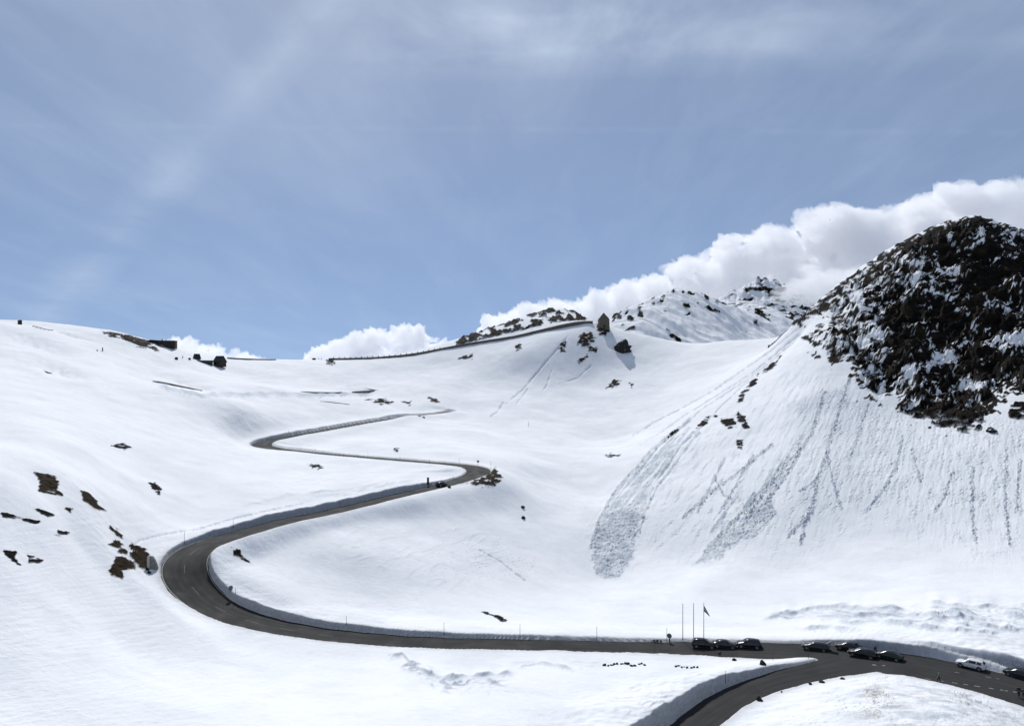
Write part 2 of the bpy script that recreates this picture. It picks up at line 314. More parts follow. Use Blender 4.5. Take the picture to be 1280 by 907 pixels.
STONE = [[(3,641),(14,643),(30,646),(50,651),(44,653),(24,648),(4,646)],[(28,631),(42,633),(58,638),(67,643),(60,646),(46,637)],[(64,668),(74,665),(86,665),(75,670)],[(5,688),(20,691),(18,696),(25,706),(12,698)],[(34,693),(42,694),(55,699),(50,703),(36,702)],
 [(186,604),(194,603),(202,610),(200,619),(192,613)],[(140,556),(152,553),(164,558),(155,562)],[(290,684),(297,684),(301,690),(317,706),(311,703),(293,693)],[(603,764),(620,768),(637,775),(630,776)],
 [(755,568),(768,567),(776,568),(764,571)],[(456,500),(480,498),(493,503),(478,505)],[(502,502),(514,501),(512,505)],[(521,521),(534,520),(530,524)],[(725,418),(738,414),(745,424),(736,434),(722,430)],[(700,428),(708,425),(706,440),(700,440)],[(722,450),(734,442),(735,447),(724,453)],
 [(757,486),(768,476),(778,476),(772,484)],[(786,480),(792,481),(790,487)],[(573,447),(580,444),(590,443),(590,448),(574,450)],[(782,402),(800,407),(798,415),(778,412)],[(643,432),(650,428),(652,436),(646,439)],
 [(976,446),(968,452),(958,458),(950,468),(958,466),(968,458)],[(948,468),(938,478),(926,490),(922,504),(928,502),(932,490),(944,480)],[(922,514),(930,520),(936,534),(930,536),(920,522)],[(900,524),(915,522),(922,532),(912,536),(902,530)],[(920,550),(928,550),(928,562),(922,560)],
 [(882,520),(888,518),(884,530),(870,534)],[(840,538),(850,534),(842,544),(834,547)],[(893,518),(897,519),(895,522)],[(735,432),(748,434),(744,440),(736,438)],
 [(128,415),(150,417),(190,430),(200,438),(180,434),(150,424),(130,420)],[(55,460),(60,461),(64,463),(58,463)],[(408,446),(416,448),(420,455),(408,455)],[(492,560),(498,560),(497,564)],[(385,582),(398,582),(404,586),(390,586)],[(746,404),(762,408),(762,418),(748,420)]]
for i, p in enumerate(STONE): blocks(p, .54 if p[0][1] > 540 else .50, 1.5 if p[0][1] > 540 else 3.5, .25 if p[0][1] > 540 else .5, 140+i, edge=1.6)

# --- loose snow slides on the right slope
rad = np.hypot(COL-1250, ROW-60); ang = np.arctan2(COL-1250, ROW-60)
v = sel(730, 1500, 420, 790, 150, 450)
reg = ss(0, 40, ROW[v]-np.interp(COL[v], [730,800,900,1000,1100,1500], [620,560,500,430,490,525]))*ss(40, -60, ROW[v]-np.interp(COL[v], [730,900,1000,1100,1200,1500], [700,700,690,650,700,690]))
angw = ang[v]+.012*fbm(COL[v]/40, ROW[v]/60, 3, 198)
stri = fbm(angw*110, rad[v]/40, 3, 200)
stri2 = fbm(angw*330, rad[v]/35, 3, 205)*ss(-.2, .4, fbm(angw*60, rad[v]/80, 2, 207))
lump = billow(X[v]/1.5, (Y[v]+.6*Z[v])/1.5, 3, 210)
lumps_on = ss(.05, .45, fbm(ang[v]*120, rad[v]/24, 4, 215)+.35*ss(720, 520, ROW[v]+.2*np.abs(COL[v]-1150))*ss(960, 1080, COL[v])-.12)
ZD[v] += reg*(.09*stri+.06*stri2)*(Y[v]/280)
ZD[v] += reg*lumps_on*lump*.30*(1-ROCK[v])
WET_SHADE[v] = np.maximum(WET_SHADE[v], +.21*reg*lumps_on*(1+.5*stri2))
lump2 = billow(X/.8, (Y+.6*Z)/.8, 3, 230)*.75
def slide(poly, amp, patchy, seed, edge=5., dense=2000):
    v = sel(*bbox(poly, 10), 150, 450); d = poly_in(v, poly)
    m = ss(-1, edge, d+3.5*fbm(COL[v]/7, ROW[v]/9, 3, seed))
    p = ss(-.15, .2, fbm(ang[v]*160, rad[v]/40, 4, seed+4)+.25-patchy+.75*ss(dense-30, dense+15, ROW[v]+9*fbm(COL[v]/14, ROW[v]/20, 3, seed+20))) if patchy else 1
    m = m*p
    ZD[v] += m*(amp*.4+amp*.75*(lump2[v]+.5*billow(X[v]/2.4, Y[v]/2.4, 2, seed+9)))
    WET_SHADE[v] = np.maximum(WET_SHADE[v], m*.62*np.clip(.8+.5*fbm(X[v]/3.5, Y[v]/3.5, 3, seed+12)+.6*noise(X[v]/9, Y[v]/9, seed+16), .15, 1.4))  # soaked debris snow, with the shade between its lumps painted in
slide([(858,526),(815,560),(788,590),(765,618),(748,648),(739,672),(737,695),(741,714),(756,725),(774,724),(788,706),(797,680),(802,652),(808,630),(824,602),(850,568),(872,540)], .6, .02, 300, dense=640)

slide([(866,705),(884,684),(906,660),(934,636),(962,622),(972,640),(952,668),(924,678),(896,702)], .62, 0, 320)
slide([(905,655),(940,610),(975,570),(1010,530),(1000,565),(975,605),(955,635)], .5, .08, 330)
slide([(876,680),(896,648),(920,612),(930,600),(926,625),(900,660)], .5, .08, 340)
def streak(Pl, wpx, amp, seed, groove=0.):
    v = sel(*bbox(Pl, 14), 150, 700); d, t = line_dist(v, Pl)
    wv = wpx*(1+.5*noise(COL[v]/9, ROW[v]/9, seed))
    d = d+1.2*noise(COL[v]/5, ROW[v]/7, seed+1)
    m = ss(1.25, .5, d/wv)
    if amp: ZD[v] += m*amp*(.25+lump2[v]+.6*lump_b[v]); WET_SHADE[v] = np.maximum(WET_SHADE[v], .7*m*(.75+.5*noise(COL[v]/4, ROW[v]/6, seed+7)))  # streak tone: soaked snow and painted shade of the lumps
    if groove: WET_SHADE[v] = np.maximum(WET_SHADE[v], .3*ss(1., .3, d/wv)*ss(0, .06, t)*ss(-.4, .3, noise(COL[v]/3, ROW[v]/5, seed+8)))  # groove floors greyed, shading painted along the crease
    if groove: ZD[v] -= groove*ss(1., .2, d/wv)*ss(0, .06, t)*ss(1, .9, t)
lump_b = billow(X/2.0, (Y+.6*Z)/2.0, 2, 240)
for i, (Pl, w_) in enumerate([([(862,524),(815,562),(788,592),(765,620),(748,650),(738,684)],2.2),([(874,540),(850,570),(826,602),(806,640),(800,664)],1.8),([(985,570),(960,604),(928,640),(880,690)],2.4),([(1062,470),(1048,515),(1034,565),(1022,598),(1014,640),(986,670)],2.6),([(1012,636),(1006,655),(1000,681)],2.4),([(1034,565),(1040,600),(1052,636)],1.8),([(1022,596),(1012,606),(1000,614)],1.8),
    ([(1030,490),(1015,540),(985,590),(958,628)],2.6),([(965,555),(930,585),(885,618),(853,648)],2.4),([(905,572),(893,598),(872,640)],2.),([(1128,545),(1122,580),(1104,612),(1082,640)],2.),([(1085,505),(1072,545),(1062,575)],2.),
    ([(1190,590),(1180,620),(1168,640)],2.4),([(1216,585),(1215,640),(1220,676)],2.4),([(1258,560),(1256,625),(1262,680)],2.2),([(940,570),(918,610),(900,640)],2.),([(1000,560),(960,610),(930,650)],2.),([(895,600),(905,620),(912,622)],1.4),([(1140,560),(1150,600)],2.),([(1275,575),(1270,640)],2.)]):
    streak(Pl, w_, .62, 400+3*i)
for i, (Pl, w_, g_) in enumerate([([(1005,408),(950,448),(890,488),(790,545)],1.4,.8),([(1010,412),(940,466),(890,498),(800,556)],1.2,.7),([(1000,424),(940,470),(880,510),(826,556),(790,600)],1.3,.7),([(985,440),(930,480),(880,530),(850,560),(815,610)],1.3,.6),
    ([(712,418),(680,455),(655,485),(632,503)],1.5,.7),([(690,462),(684,480),(678,490)],1.3,.6),([(630,500),(622,515),(612,522)],1.4,.8),([(660,485),(645,505)],1.3,.6),([(740,455),(722,472),(700,480)],1.3,.4),([(596,684),(625,700),(660,728)],1.0,.35),([(160,690),(175,675),(200,668),(235,662)],1.6,.35),([(235,664),(300,645),(380,628)],1.4,.3)]):
    streak(Pl, w_, 0, 470+3*i, g_)

# --- wind ridges and ploughed rolls by the car park, a broken slab in the foreground
def rolls(poly, amp, lx, ly, seed, tilt=0., wet_shade=0.):
    v = sel(*bbox(poly, 12)); d = ss(-3, 12, poly_in(v, poly)+6*noise(COL[v]/25, ROW[v]/9, seed))
    x = COL[v]; y = ROW[v]+tilt*COL[v]+5*fbm(x/60, ROW[v]/30, 3, seed+1)
    r_ = 1-np.abs(noise(x/lx, y/ly, seed+2))*2.2
    rr = d*np.clip(r_, 0, 1)**2*ss(-.55, .1, noise(x/45, y/14, seed+5))
    WET_SHADE[v] = np.maximum(WET_SHADE[v], wet_shade*(rr+.35*d*ss(.05, .5, fbm(x/14, y/3.5, 3, seed+9))))
    ZD[v] += d*amp*(np.clip(r_, -.3, 1)**3*ss(-.2, .3, noise(x/45, y/14, seed+5))+.16*fbm(x/9, y/2.4, 3, seed+7))
rolls([(945,776),(990,760),(1040,752),(1130,758),(1290,752),(1300,792),(1210,788),(1110,782),(1050,780)], .95, 75, 7.5, 500, -.07, .9)
rolls([(480,815),(500,818),(560,842),(640,845),(650,862),(560,868),(520,852)], .6, 18, 6, 520, .1, .8)
rolls([(640,826),(760,824),(740,838),(650,836)], .35, 22, 5, 530, 0, .5)
rolls([(760,905),(800,875),(835,858),(850,870),(800,910)], .3, 14, 8, 540, .5, .4)
rolls([(420,640),(500,660),(600,650),(650,690),(560,740),(420,700)], .12, 30, 9, 550, .3, .12)
rolls([(300,640),(560,590),(540,575),(330,600)], .3, 60, 6, 560, .12)
v = sel(0, 340, 640, 907)
ZD[v] += .05*fbm(COL[v]/30, ROW[v]/5+COL[v]/40, 3, 580)
# --- a hollow and drift edges on the left hillside
for (cx, cy, sx, sy, dep, yy) in [(74,463,26,7,2.0,330),(90,420,22,1.6,1.4,500),(230,480,60,4,1.2,440),(30,425,50,7,1.2,470)]:
    v = sel(cx-90, cx+90, cy-30, cy+30, yy*.6, yy*1.5)
    q = ((COL[v]-cx)/sx)**2+((ROW[v]-cy-.28*(COL[v]-cx))/sy)**2
    ZD[v] -= dep*np.exp(-q)*(1+.3*noise(COL[v]/9, ROW[v]/3, 590))
def scarp(Pl, amp, seed, up=9., wet_shade=.6):
    Pl = np.array(Pl, float); v = sel(*bbox(Pl, 16)); c = COL[v]
    s_ = ROW[v]-np.interp(c, Pl[:, 0], Pl[:, 1])+1.6*fbm(c/11, ROW[v]/30, 3, seed)
    en = ss(Pl[0, 0]-2, Pl[0, 0]+14, c)*ss(Pl[-1, 0]+2, Pl[-1, 0]-14, c)*np.clip(.65+.7*noise(c/17, ROW[v]/40, seed+6), .1, 1.2)
    ZD[v] += amp*en*np.where(s_ < 0, np.exp(s_/up), 1-ss(0, 2.2, s_))
    WET_SHADE[v] = np.maximum(WET_SHADE[v], wet_shade*en*ss(-1.2, .2, s_)*ss(6.5, 2., s_+2*noise(c/4, ROW[v]/4, seed+9)))  # drop face greyed: its shade is painted into the snow
for i, Pl in enumerate([[(950,774),(985,765),(1010,760),(1040,757),(1085,760)],[(1062,757),(1095,762),(1130,768),(1165,766),(1200,772),(1240,777)],[(1095,774),(1130,778),(1160,783),(1200,786),(1250,791)],[(1160,750),(1190,756),(1215,758),(1250,757)],
    [(1245,763),(1275,768),(1330,774)],[(1045,778),(1090,776)],[(1195,775),(1240,783),(1290,787)],[(990,784),(1040,783),(1080,786)]]):
    scarp(Pl, .55, 700+7*i)
scarp([(484,826),(492,818),(503,817),(520,833),(545,845),(570,846),(600,843),(645,840)], .55, 780, 6., .7)
scarp([(636,828),(665,826),(700,831),(722,838)], .3, 790, 6., .4)
scarp([(186,478),(215,484),(250,490),(300,491.5),(345,491),(390,491.5),(470,490)], .5, 776, 8., .75)
scarp([(300,632),(360,618),(430,611),(480,604)], .35, 795, 6., .3); scarp([(380,622),(450,612),(530,598)], .3, 798, 5., .25)
# soft folds across the open slopes
fo = fbm(X/45+Y/90, Y/60, 2, 575)
ZD += ss(130, 260, Y)*ss(640, 520, Y)*(1-ss(880, 960, COL))*.8*fo*(Y/350)
# wind crust, melt runnels and tired patches in the open snow
open_ = ss(330, 120, Y)
ZD += open_*(.025*fbm(X/2.2+.3*Y/2.2, Y/1.2, 3, 581)+.035*np.clip(1-np.abs(noise(X/4+Y/14, Y/7, 584))*5, 0, 1)*ss(0, .4, noise(X/18, Y/18, 585)))
WET_SHADE += .13*ss(-.1, .75, fbm(X/13, Y/8, 4, 586)+.35*fbm(X/1.6, Y/.9, 3, 590)).astype(np.float32)*(.35+.65*open_)
v = sel(880, 1400, 835, 960, 90, 127)
dmd = ss(.8, 3.5, road_e[v]); ZD[v] += dmd*(.16*fbm(X[v]/2.6, Y[v]/2.2, 4, 592)+.10*np.abs(noise(X[v]/.8, Y[v]/.8, 597))*ss(0, .4, noise(X[v]/5, Y[v]/4, 598)))
# --- scattered grit and lumps on the snow
def specks(poly, thr, val, seed, size=.32, lumpy=0.):
    v = sel(*bbox(poly, 10)); d = ss(-12, 16, poly_in(v, poly)+12*fbm(COL[v]/30, ROW[v]/18, 3, seed))
    g = noise(X[v]/size, Y[v]/size, seed+1)*.7+.5*noise(X[v]/(size*2.2), Y[v]/(size*2.2), seed+2)
    m = ss(thr, thr+.12, g-.7*(1-d))
    DIRT_SHADE[v] = np.maximum(DIRT_SHADE[v], m*val); ZD[v] += lumpy*m
specks([(560,655),(640,665),(690,690),(670,728),(600,742),(530,730),(520,690)], .55, .7, 600, .36, .06)
specks([(620,680),(690,690),(670,722),(625,715)], .40, .75, 610, .36, .06)
specks([(505,612),(575,604),(600,612),(610,628),(560,634),(510,628)], .66, .6, 620, .4, .06)
specks([(1078,858),(1102,850),(1112,880),(1100,895),(1080,892)], -.08, .9, 630, .26, .04)
specks([(1040,868),(1060,866),(1068,892),(1050,895)], .12, .7, 640, .26, .03)
specks([(1090,842),(1115,840),(1120,850),(1098,850)], .05, .8, 650, .3, .06)
specks([(1190,858),(1215,868),(1236,880),(1230,886),(1200,872)], -.05, .6, 660, .5, .14)
specks([(1245,888),(1275,885),(1290,900),(1240,907)], .2, .5, 670, .3, .05)
specks([(960,885),(1270,870),(1290,930),(960,930)], .48, .5, 680, .3, .03)
specks([(700,575),(725,590),(735,615),(712,622)], .5, .4, 690, .5, .05)
specks([(870,845),(900,890),(905,905),(880,907)], .5, .8, 700, .25, .05)
blm = ss(1020, 1100, COL)*ss(838, 860, ROW)*(Y < 126)
WET_SHADE = np.maximum(WET_SHADE, .5*blm*ss(-.1, .6, fbm(X/5, Y/3, 4, 713)))
DIRT_SHADE = np.maximum(DIRT_SHADE, (.30*blm*ss(.0, .6, fbm(X/6, Y/4, 4, 710))).astype(np.float32))
ZD *= np.where(inside, 0, ss(0, 2.0, road_e))
Z += ZD
# ploughed faces by the asphalt: real grime, with shade painted into the tone
band = ss(-.4, .2, road_e)*ss(2.2, .2, road_e)*(~inside)*(1-LEDGE)
DIRT_SHADE = np.maximum(DIRT_SHADE, (band*.30*(1+.6*fbm(X/2.5, Y/2.5+Z/1.5, 4, 720))).astype(np.float32))
lay = fbm(X/7+Y/9, Z*2.6+.6*noise(X/5, Y/5, 731), 3, 730)          # dirty layers breaking up the painted shade of the cut faces
DIRT_SHADE = np.maximum(DIRT_SHADE, FACE*ss(390, 320, Y)*np.clip(.40+.16*lay+.12*fbm(X/1.1, Y/1.1+Z, 3, 735), 0, .95)).astype(np.float32); WET_SHADE = np.maximum(WET_SHADE, FACE*(.55+.45*ss(390, 320, Y))).astype(np.float32)  # cut walls darkened: shade painted in on top of the grime
tread = (road_e < .35) & (LEDGE < .3)
DIRT_SHADE = np.where(tread, np.maximum(DIRT_SHADE, .5), DIRT_SHADE)
WET_SHADE = np.clip(WET_SHADE, 0, 1)*(1-inside)
ROCK *= 1-inside; SOIL *= np.where(inside, 0, 1)
def grid_mesh(name, X, Y, Z, nu, nr, attrs, mat):
    me = bpy.data.meshes.new(name)
    n = nu*nr
    co = np.stack([X, Y, Z], 1).astype(np.float32).ravel()
    i = np.arange(nu-1)[:, None]*nr+np.arange(nr-1)[None]
    q = np.stack([i, i+nr, i+nr+1, i+1], -1).reshape(-1, 4).astype(np.int32)
    me.vertices.add(n); me.vertices.foreach_set('co', co)
    me.loops.add(q.size); me.loops.foreach_set('vertex_index', q.ravel())
    me.polygons.add(len(q)); me.polygons.foreach_set('loop_start', np.arange(len(q), dtype=np.int32)*4)
    me.polygons.foreach_set('use_smooth', np.ones(len(q), bool))
    for k, v in attrs.items():
        a = me.attributes.new(k, 'FLOAT', 'POINT'); a.data.foreach_set('value', v.astype(np.float32))
    me.update(calc_edges=True)
    me.materials.append(mat)
    o = bpy.data.objects.new(name, me); C.objects.link(o); return o
ZG = Z.reshape(NU, NR); YG = Y.reshape(NU, NR)
def ground_z(x, y):
    u = x/y; k = (u-us[0])/(us[1]-us[0]); i = int(min(max(k, 0), NU-2)); f = k-i
    return float((1-f)*np.interp(y, YG[i], ZG[i])+f*np.interp(y, YG[i+1], ZG[i+1]))
def hit(px, py, y0=62.):
    """where the bearing (px,py) meets the finished ground: (x, y, z)"""
    u = (px-CX)/F; k = (u-us[0])/(us[1]-us[0]); i = int(min(max(k, 0), NU-2)); f = k-i
    ys = np.exp(np.linspace(math.log(y0), math.log(950), 5000))
    z = (1-f)*np.interp(ys, YG[i], ZG[i])+f*np.interp(ys, YG[i+1], ZG[i+1])
    for _ in range(60):                      # just over a skyline: step down onto it
        kk = np.nonzero(z >= ZC+(HY-py)/F*ys)[0]
        if len(kk): break
        py += .4
    y = ys[kk[0]]; return (u*y, y, float(z[kk[0]]))
# ------------------------------------------------------------------ materials
def new_mat(name):
    m = bpy.data.materials.new(name); m.use_nodes = True
    nt = m.node_tree; b = nt.nodes['Principled BSDF']; return m, nt, b
def N(nt, t, **kw):
    n = nt.nodes.new(t)
    for k, v in kw.items():
        if k in n.inputs: n.inputs[k].default_value = v
        else: setattr(n, k, v)
    return n
def L(nt, a, b): nt.links.new(a, b)
def mixc(nt, fac, a, b):
    n = nt.nodes.new('ShaderNodeMix'); n.data_type = 'RGBA'
    for s, v in ((n.inputs[0], fac), (n.inputs[6], a), (n.inputs[7], b)):
        if hasattr(v, 'is_output'): L(nt, v, s)
        else: s.default_value = v if not isinstance(v, tuple) or len(v) == 4 else (*v, 1)
    return n.outputs[2]
def ramp(nt, src, stops):
    r = nt.nodes.new('ShaderNodeValToRGB'); e = r.color_ramp.elements
    while len(e) < len(stops): e.new(.5)
    for i, (p, c) in enumerate(stops):
        e[i].position = p; e[i].color = (*c, 1) if isinstance(c, tuple) else (c, c, c, 1)
    L(nt, src, r.inputs[0]); return r.outputs[0]
def simple(name, col, rough=.6, metal=0, var=.25, scale=4., spec=.5):
    m, nt, b = new_mat(name)
    tc = N(nt, 'ShaderNodeTexCoord'); no = N(nt, 'ShaderNodeTexNoise', Scale=scale, Detail=5.)
    L(nt, tc.outputs['Object'], no.inputs['Vector'])
    lo = tuple(c*(1-var) for c in col); hi = tuple(min(1, c*(1+var)) for c in col)
    L(nt, ramp(nt, no.outputs['Fac'], [(.3, lo), (.7, hi)]), b.inputs['Base Color'])
    b.inputs['Roughness'].default_value = rough; b.inputs['Metallic'].default_value = metal
    b.inputs['Specular IOR Level'].default_value = spec
    return m
def terrain_mat():
    m, nt, b = new_mat('snow_rock_ground')
    geo = N(nt, 'ShaderNodeNewGeometry'); P = geo.outputs['Position']
    def attr(n):
        a = nt.nodes.new('ShaderNodeAttribute'); a.attribute_name = n; return a.outputs['Fac']
    def nz(scale, det=4., rough=.55, src=P):
        n = N(nt, 'ShaderNodeTexNoise', Scale=scale, Detail=det, Roughness=rough); L(nt, src, n.inputs['Vector']); return n.outputs['Fac']
    snow = ramp(nt, nz(.06, 6.), [(.3, (.775, .79, .805)), (.7, (.868, .872, .876))])
    dirty = ramp(nt, nz(1.7, 8., .7), [(.35, (.16, .135, .11)), (.6, (.42, .39, .36))])
    snow = mixc(nt, attr('wet_shade'), snow, (.40, .45, .51))      # coarse soaked snow of slides and rolls, plus painted-in shade
    snow = mixc(nt, attr('dirt'), snow, dirty)  # grime colour, also the painted shade of the cut walls
    rk = ramp(nt, nz(.35, 10., .7), [(.25, (.005, .005, .0052)), (.5, (.013, .0115, .010)), (.72, (.040, .033, .026))])
    och = ramp(nt, nz(.12, 5., .6), [(.55, 0.), (.68, 1.)])
    rk = mixc(nt, och, rk, (.024, .018, .008))
    vo = N(nt, 'ShaderNodeTexVoronoi', Scale=.22); mpv = N(nt, 'ShaderNodeMapping'); mpv.inputs['Rotation'].default_value = (0, .4, 0); mpv.inputs['Scale'].default_value = (.55, 1, 1.5); L(nt, P, mpv.inputs[0]); L(nt, mpv.outputs[0], vo.inputs['Vector'])
    sv = N(nt, 'ShaderNodeSeparateColor'); L(nt, vo.outputs['Color'], sv.inputs[0])
    slab = N(nt, 'ShaderNodeMix'); slab.data_type = 'RGBA'; slab.blend_type = 'MULTIPLY'; slab.inputs[0].default_value = 1.
    L(nt, rk, slab.inputs[6]); L(nt, ramp(nt, sv.outputs[0], [(.0, (.55, .55, .58)), (.5, (1., .96, .92)), (1., (2.0, 1.75, 1.5))]), slab.inputs[7]); rk = slab.outputs[2]   # slabs of different rock
    soil = ramp(nt, nz(.9, 8., .7), [(.3, (.007, .005, .003)), (.55, (.022, .0135, .006)), (.75, (.052, .032, .012))])
    c = mixc(nt, attr('soil'), snow, soil)
    c = mixc(nt, attr('rock'), c, rk)
    L(nt, c, b.inputs['Base Color'])
    b.inputs['Roughness'].default_value = .75; b.inputs['Specular IOR Level'].default_value = .04
    bp = N(nt, 'ShaderNodeBump', Strength=.35, Distance=.5); L(nt, nz(2.2, 6., .65), bp.inputs['Height'])
    bp2 = N(nt, 'ShaderNodeBump', Strength=1., Distance=2.0)
    mu = N(nt, 'ShaderNodeMath', operation='MULTIPLY'); L(nt, nz(.8, 10., .75), mu.inputs[0]); L(nt, attr('rock'), mu.inputs[1])
    L(nt, mu.outputs[0], bp2.inputs['Height']); L(nt, bp.outputs[0], bp2.inputs['Normal'])
    L(nt, bp2.outputs[0], b.inputs['Normal'])
    return m
def road_mat():
    m, nt, b = new_mat('asphalt')
    uv = N(nt, 'ShaderNodeUVMap'); uv.uv_map = 'road_uv'
    sep = N(nt, 'ShaderNodeSeparateXYZ'); L(nt, uv.outputs[0], sep.inputs[0])
    geo = N(nt, 'ShaderNodeNewGeometry')
    mp = N(nt, 'ShaderNodeCombineXYZ')
    mu = N(nt, 'ShaderNodeMath', operation='MULTIPLY'); mu.inputs[1].default_value = .06
    L(nt, sep.outputs[1], mu.inputs[0]); L(nt, mu.outputs[0], mp.inputs[1]); L(nt, sep.outputs[0], mp.inputs[0])
    n1 = N(nt, 'ShaderNodeTexNoise', Scale=1.3, Detail=5.); L(nt, mp.outputs[0], n1.inputs['Vector'])   # streaks along the road
    n2 = N(nt, 'ShaderNodeTexNoise', Scale=.25, Detail=6.); L(nt, geo.outputs['Position'], n2.inputs['Vector'])
    c1 = ramp(nt, n1.outputs['Fac'], [(.3, (.020, .020, .020)), (.55, (.036, .0355, .035)), (.75, (.058, .0565, .055))])
    c2 = ramp(nt, n2.outputs['Fac'], [(.35, (.015, .015, .016)), (.7, (.034, .033, .031))])
    c = mixc(nt, .5, c1, c2)
    wv = N(nt, 'ShaderNodeMath', operation='SINE'); wm = N(nt, 'ShaderNodeMath', operation='MULTIPLY'); wm.inputs[1].default_value = 3.6; L(nt, sep.outputs[0], wm.inputs[0]); L(nt, wm.outputs[0], wv.inputs[0])
    c = mixc(nt, ramp(nt, wv.outputs[0], [(.2, 0.), (1., .16)]), c, (.055, .054, .053))     # polished wheel paths
    n5 = N(nt, 'ShaderNodeTexNoise', Scale=.09, Detail=7., Roughness=.65); L(nt, geo.outputs['Position'], n5.inputs['Vector'])
    c = mixc(nt, ramp(nt, n5.outputs['Fac'], [(.5, 0.), (.58, .55)]), c, (.018, .018, .019))   # damp patches
    L(nt, c, b.inputs['Base Color'])
    L(nt, ramp(nt, n2.outputs['Fac'], [(.3, .75), (.6, .9)]), b.inputs['Roughness'])
    b.inputs['Specular IOR Level'].default_value = .2
    n3 = N(nt, 'ShaderNodeTexNoise', Scale=14., Detail=3.); L(nt, geo.outputs['Position'], n3.inputs['Vector'])
    bp = N(nt, 'ShaderNodeBump', Strength=.3, Distance=.03); L(nt, n3.outputs['Fac'], bp.inputs['Height']); L(nt, bp.outputs[0], b.inputs['Normal'])
    return m
MT = terrain_mat(); MROAD = road_mat()
def structure(o, label=None):
    o['kind'] = 'structure'
    return o
ground = structure(grid_mesh('snow_ground', X, Y, Z, NU, NR, {'rock': ROCK, 'soil': SOIL, 'dirt': DIRT_SHADE, 'wet_shade': WET_SHADE}, MT))

def road_mesh(name, Rd, over, lift=0.0):
    T = np.gradient(Rd[:, :2], axis=0); T /= np.linalg.norm(T, axis=1)[:, None]
    nrm = np.stack([-T[:, 1], T[:, 0]], 1); K = 9
    vs, uvs = [], []
    dist = np.concatenate([[0], np.cumsum(np.linalg.norm(np.diff(Rd[:, :2], axis=0), axis=1))])
    for i in range(len(Rd)):
        l, r = Rd[i, 3]+over, Rd[i, 4]+over
        for j in range(K):
            t = l-(l+r)*j/(K-1)
            vs.append((Rd[i, 0]+nrm[i, 0]*t, Rd[i, 1]+nrm[i, 1]*t, Rd[i, 2]+lift)); uvs.append((t, dist[i]))
    fs = [(i*K+j, i*K+j+1, (i+1)*K+j+1, (i+1)*K+j) for i in range(len(Rd)-1) for j in range(K-1)]
    me = bpy.data.meshes.new(name); me.from_pydata(vs, [], [f[::-1] for f in fs]); me.materials.append(MROAD)
    uv = me.uv_layers.new(name='road_uv')
    for lp in me.loops: uv.data[lp.index].uv = uvs[lp.vertex_index]
    for p in me.polygons: p.use_smooth = True
    o = bpy.data.objects.new(name, me); C.objects.link(o); return structure(o)
road_mesh('road', ROADS[0], .35)
road_mesh('side_road', ROADS[1], .35, .004)
road_mesh('upper_road', ROADS[2], .3)
# ------------------------------------------------------------------ mountains beyond the pass
def far_mountain(name, ctrl, u0, u1, y0, y1, nu, nr, rockf, seed, peak=lambda c, r, y: 0):
    P = np.array([world(*c) for c in ctrl]); q = np.stack([P[:, 0]/P[:, 1], np.log(P[:, 1])], 1)
    Sx = tps_fit(q, (P[:, 2]-ZC)/P[:, 1])
    uu = np.linspace(u0, u1, nu); ll = np.linspace(math.log(y0), math.log(y1), nr)
    g = np.stack(np.meshgrid(uu, ll, indexing='ij'), -1).reshape(-1, 2)
    wz = tps_eval(Sx, q, g); y = np.exp(g[:, 1]); x = g[:, 0]*y; z = ZC+wz*y
    col = CX+g[:, 0]*F; row = HY-wz*F
    k = y/1300
    z += k*(6*fbm(x/120, y/120, 4, seed)+12*(.4-np.abs(fbm((x+.75*(y-y.mean()))/60, (y-.3*x)/230, 3, seed+5)))+1.6*fbm(x/14, y/40, 3, seed+7))
    z += k*peak(col, row, y)
    rk = rockf(col, row, x, y, z).astype(np.float32)
    z += rk*k*4*fbm(x/12, y/12, 3, seed+8)
    o = grid_mesh(name, x, y, z, nu, nr, {'rock': rk, 'soil': rk*0, 'dirt': rk*0, 'wet_shade': rk*0}, MT)
    return structure(o)
A_ = [(740,425,1230),(765,404,1260),(782,391,1290),(800,382,1300),(820,374,1310),(846,367.5,1320),(872,374,1330),(895,381,1340),(930,388,1360),(960,391,1380),(990,398,1400),(1040,420,1420),(1100,450,1400),
      (740,470,1080),(850,460,1060),(950,460,1060),(1060,480,1060),(800,412,1180),(850,404,1200),(900,408,1220),(950,414,1240),(700,460,1200),(740,470,1500),(850,440,1560),(950,440,1600),(1060,470,1560)]
def rockA(col, row, x, y, z):
    g = fbm(x/26, (y+z)/26, 5, 800); ridge = np.interp(col, [740,782,800,820,846,872,895,930,990], [425,391,382,374,367.5,374,381,388,398])
    f = g*.9-.80+1.0*ss(6, 1, row-ridge)*ss(-.1, .2, fbm(col/14, row*0, 2, 803)+.05)
    for cx, cy, sx, sy in [(892,391,11,3.5),(880,374,16,3),(790,402,7,3),(815,431,8,4),(858,385,5,3),(800,392,4,5),(848,424,12,4),(835,415,5,2),(955,398,16,2),(945,407,5,6),(786,412,10,5)]:
        f = np.maximum(f, 1.1-((col-cx)/sx)**2-((row-cy-.35*(col-cx))/sy)**2+.9*g-.5)
    return ss(0, .22, f)
far_mountain('distant_mountain', A_, .09, .52, 1050, 1620, 420, 330, rockA, 810, lambda c, r, y: 7*np.exp(-np.abs(y-1310-.2*(c-846))/28)*ss(740, 800, c)*ss(960, 900, c))
B_ = [(840,400,1800),(880,386,1850),(900,378,1870),(918,371,1880),(935,360,1900),(950,354.5,1900),(966,357,1900),(985,365,1890),(1003,372,1880),(1025,385,1880),(1080,420,1900),
      (840,440,1600),(920,402,1680),(960,400,1680),(1000,404,1680),(1060,440,1650),(960,440,1560),(930,384,1800),(960,378,1800),(990,385,1800),(860,440,2100),(950,420,2150),(1040,440,2100)]
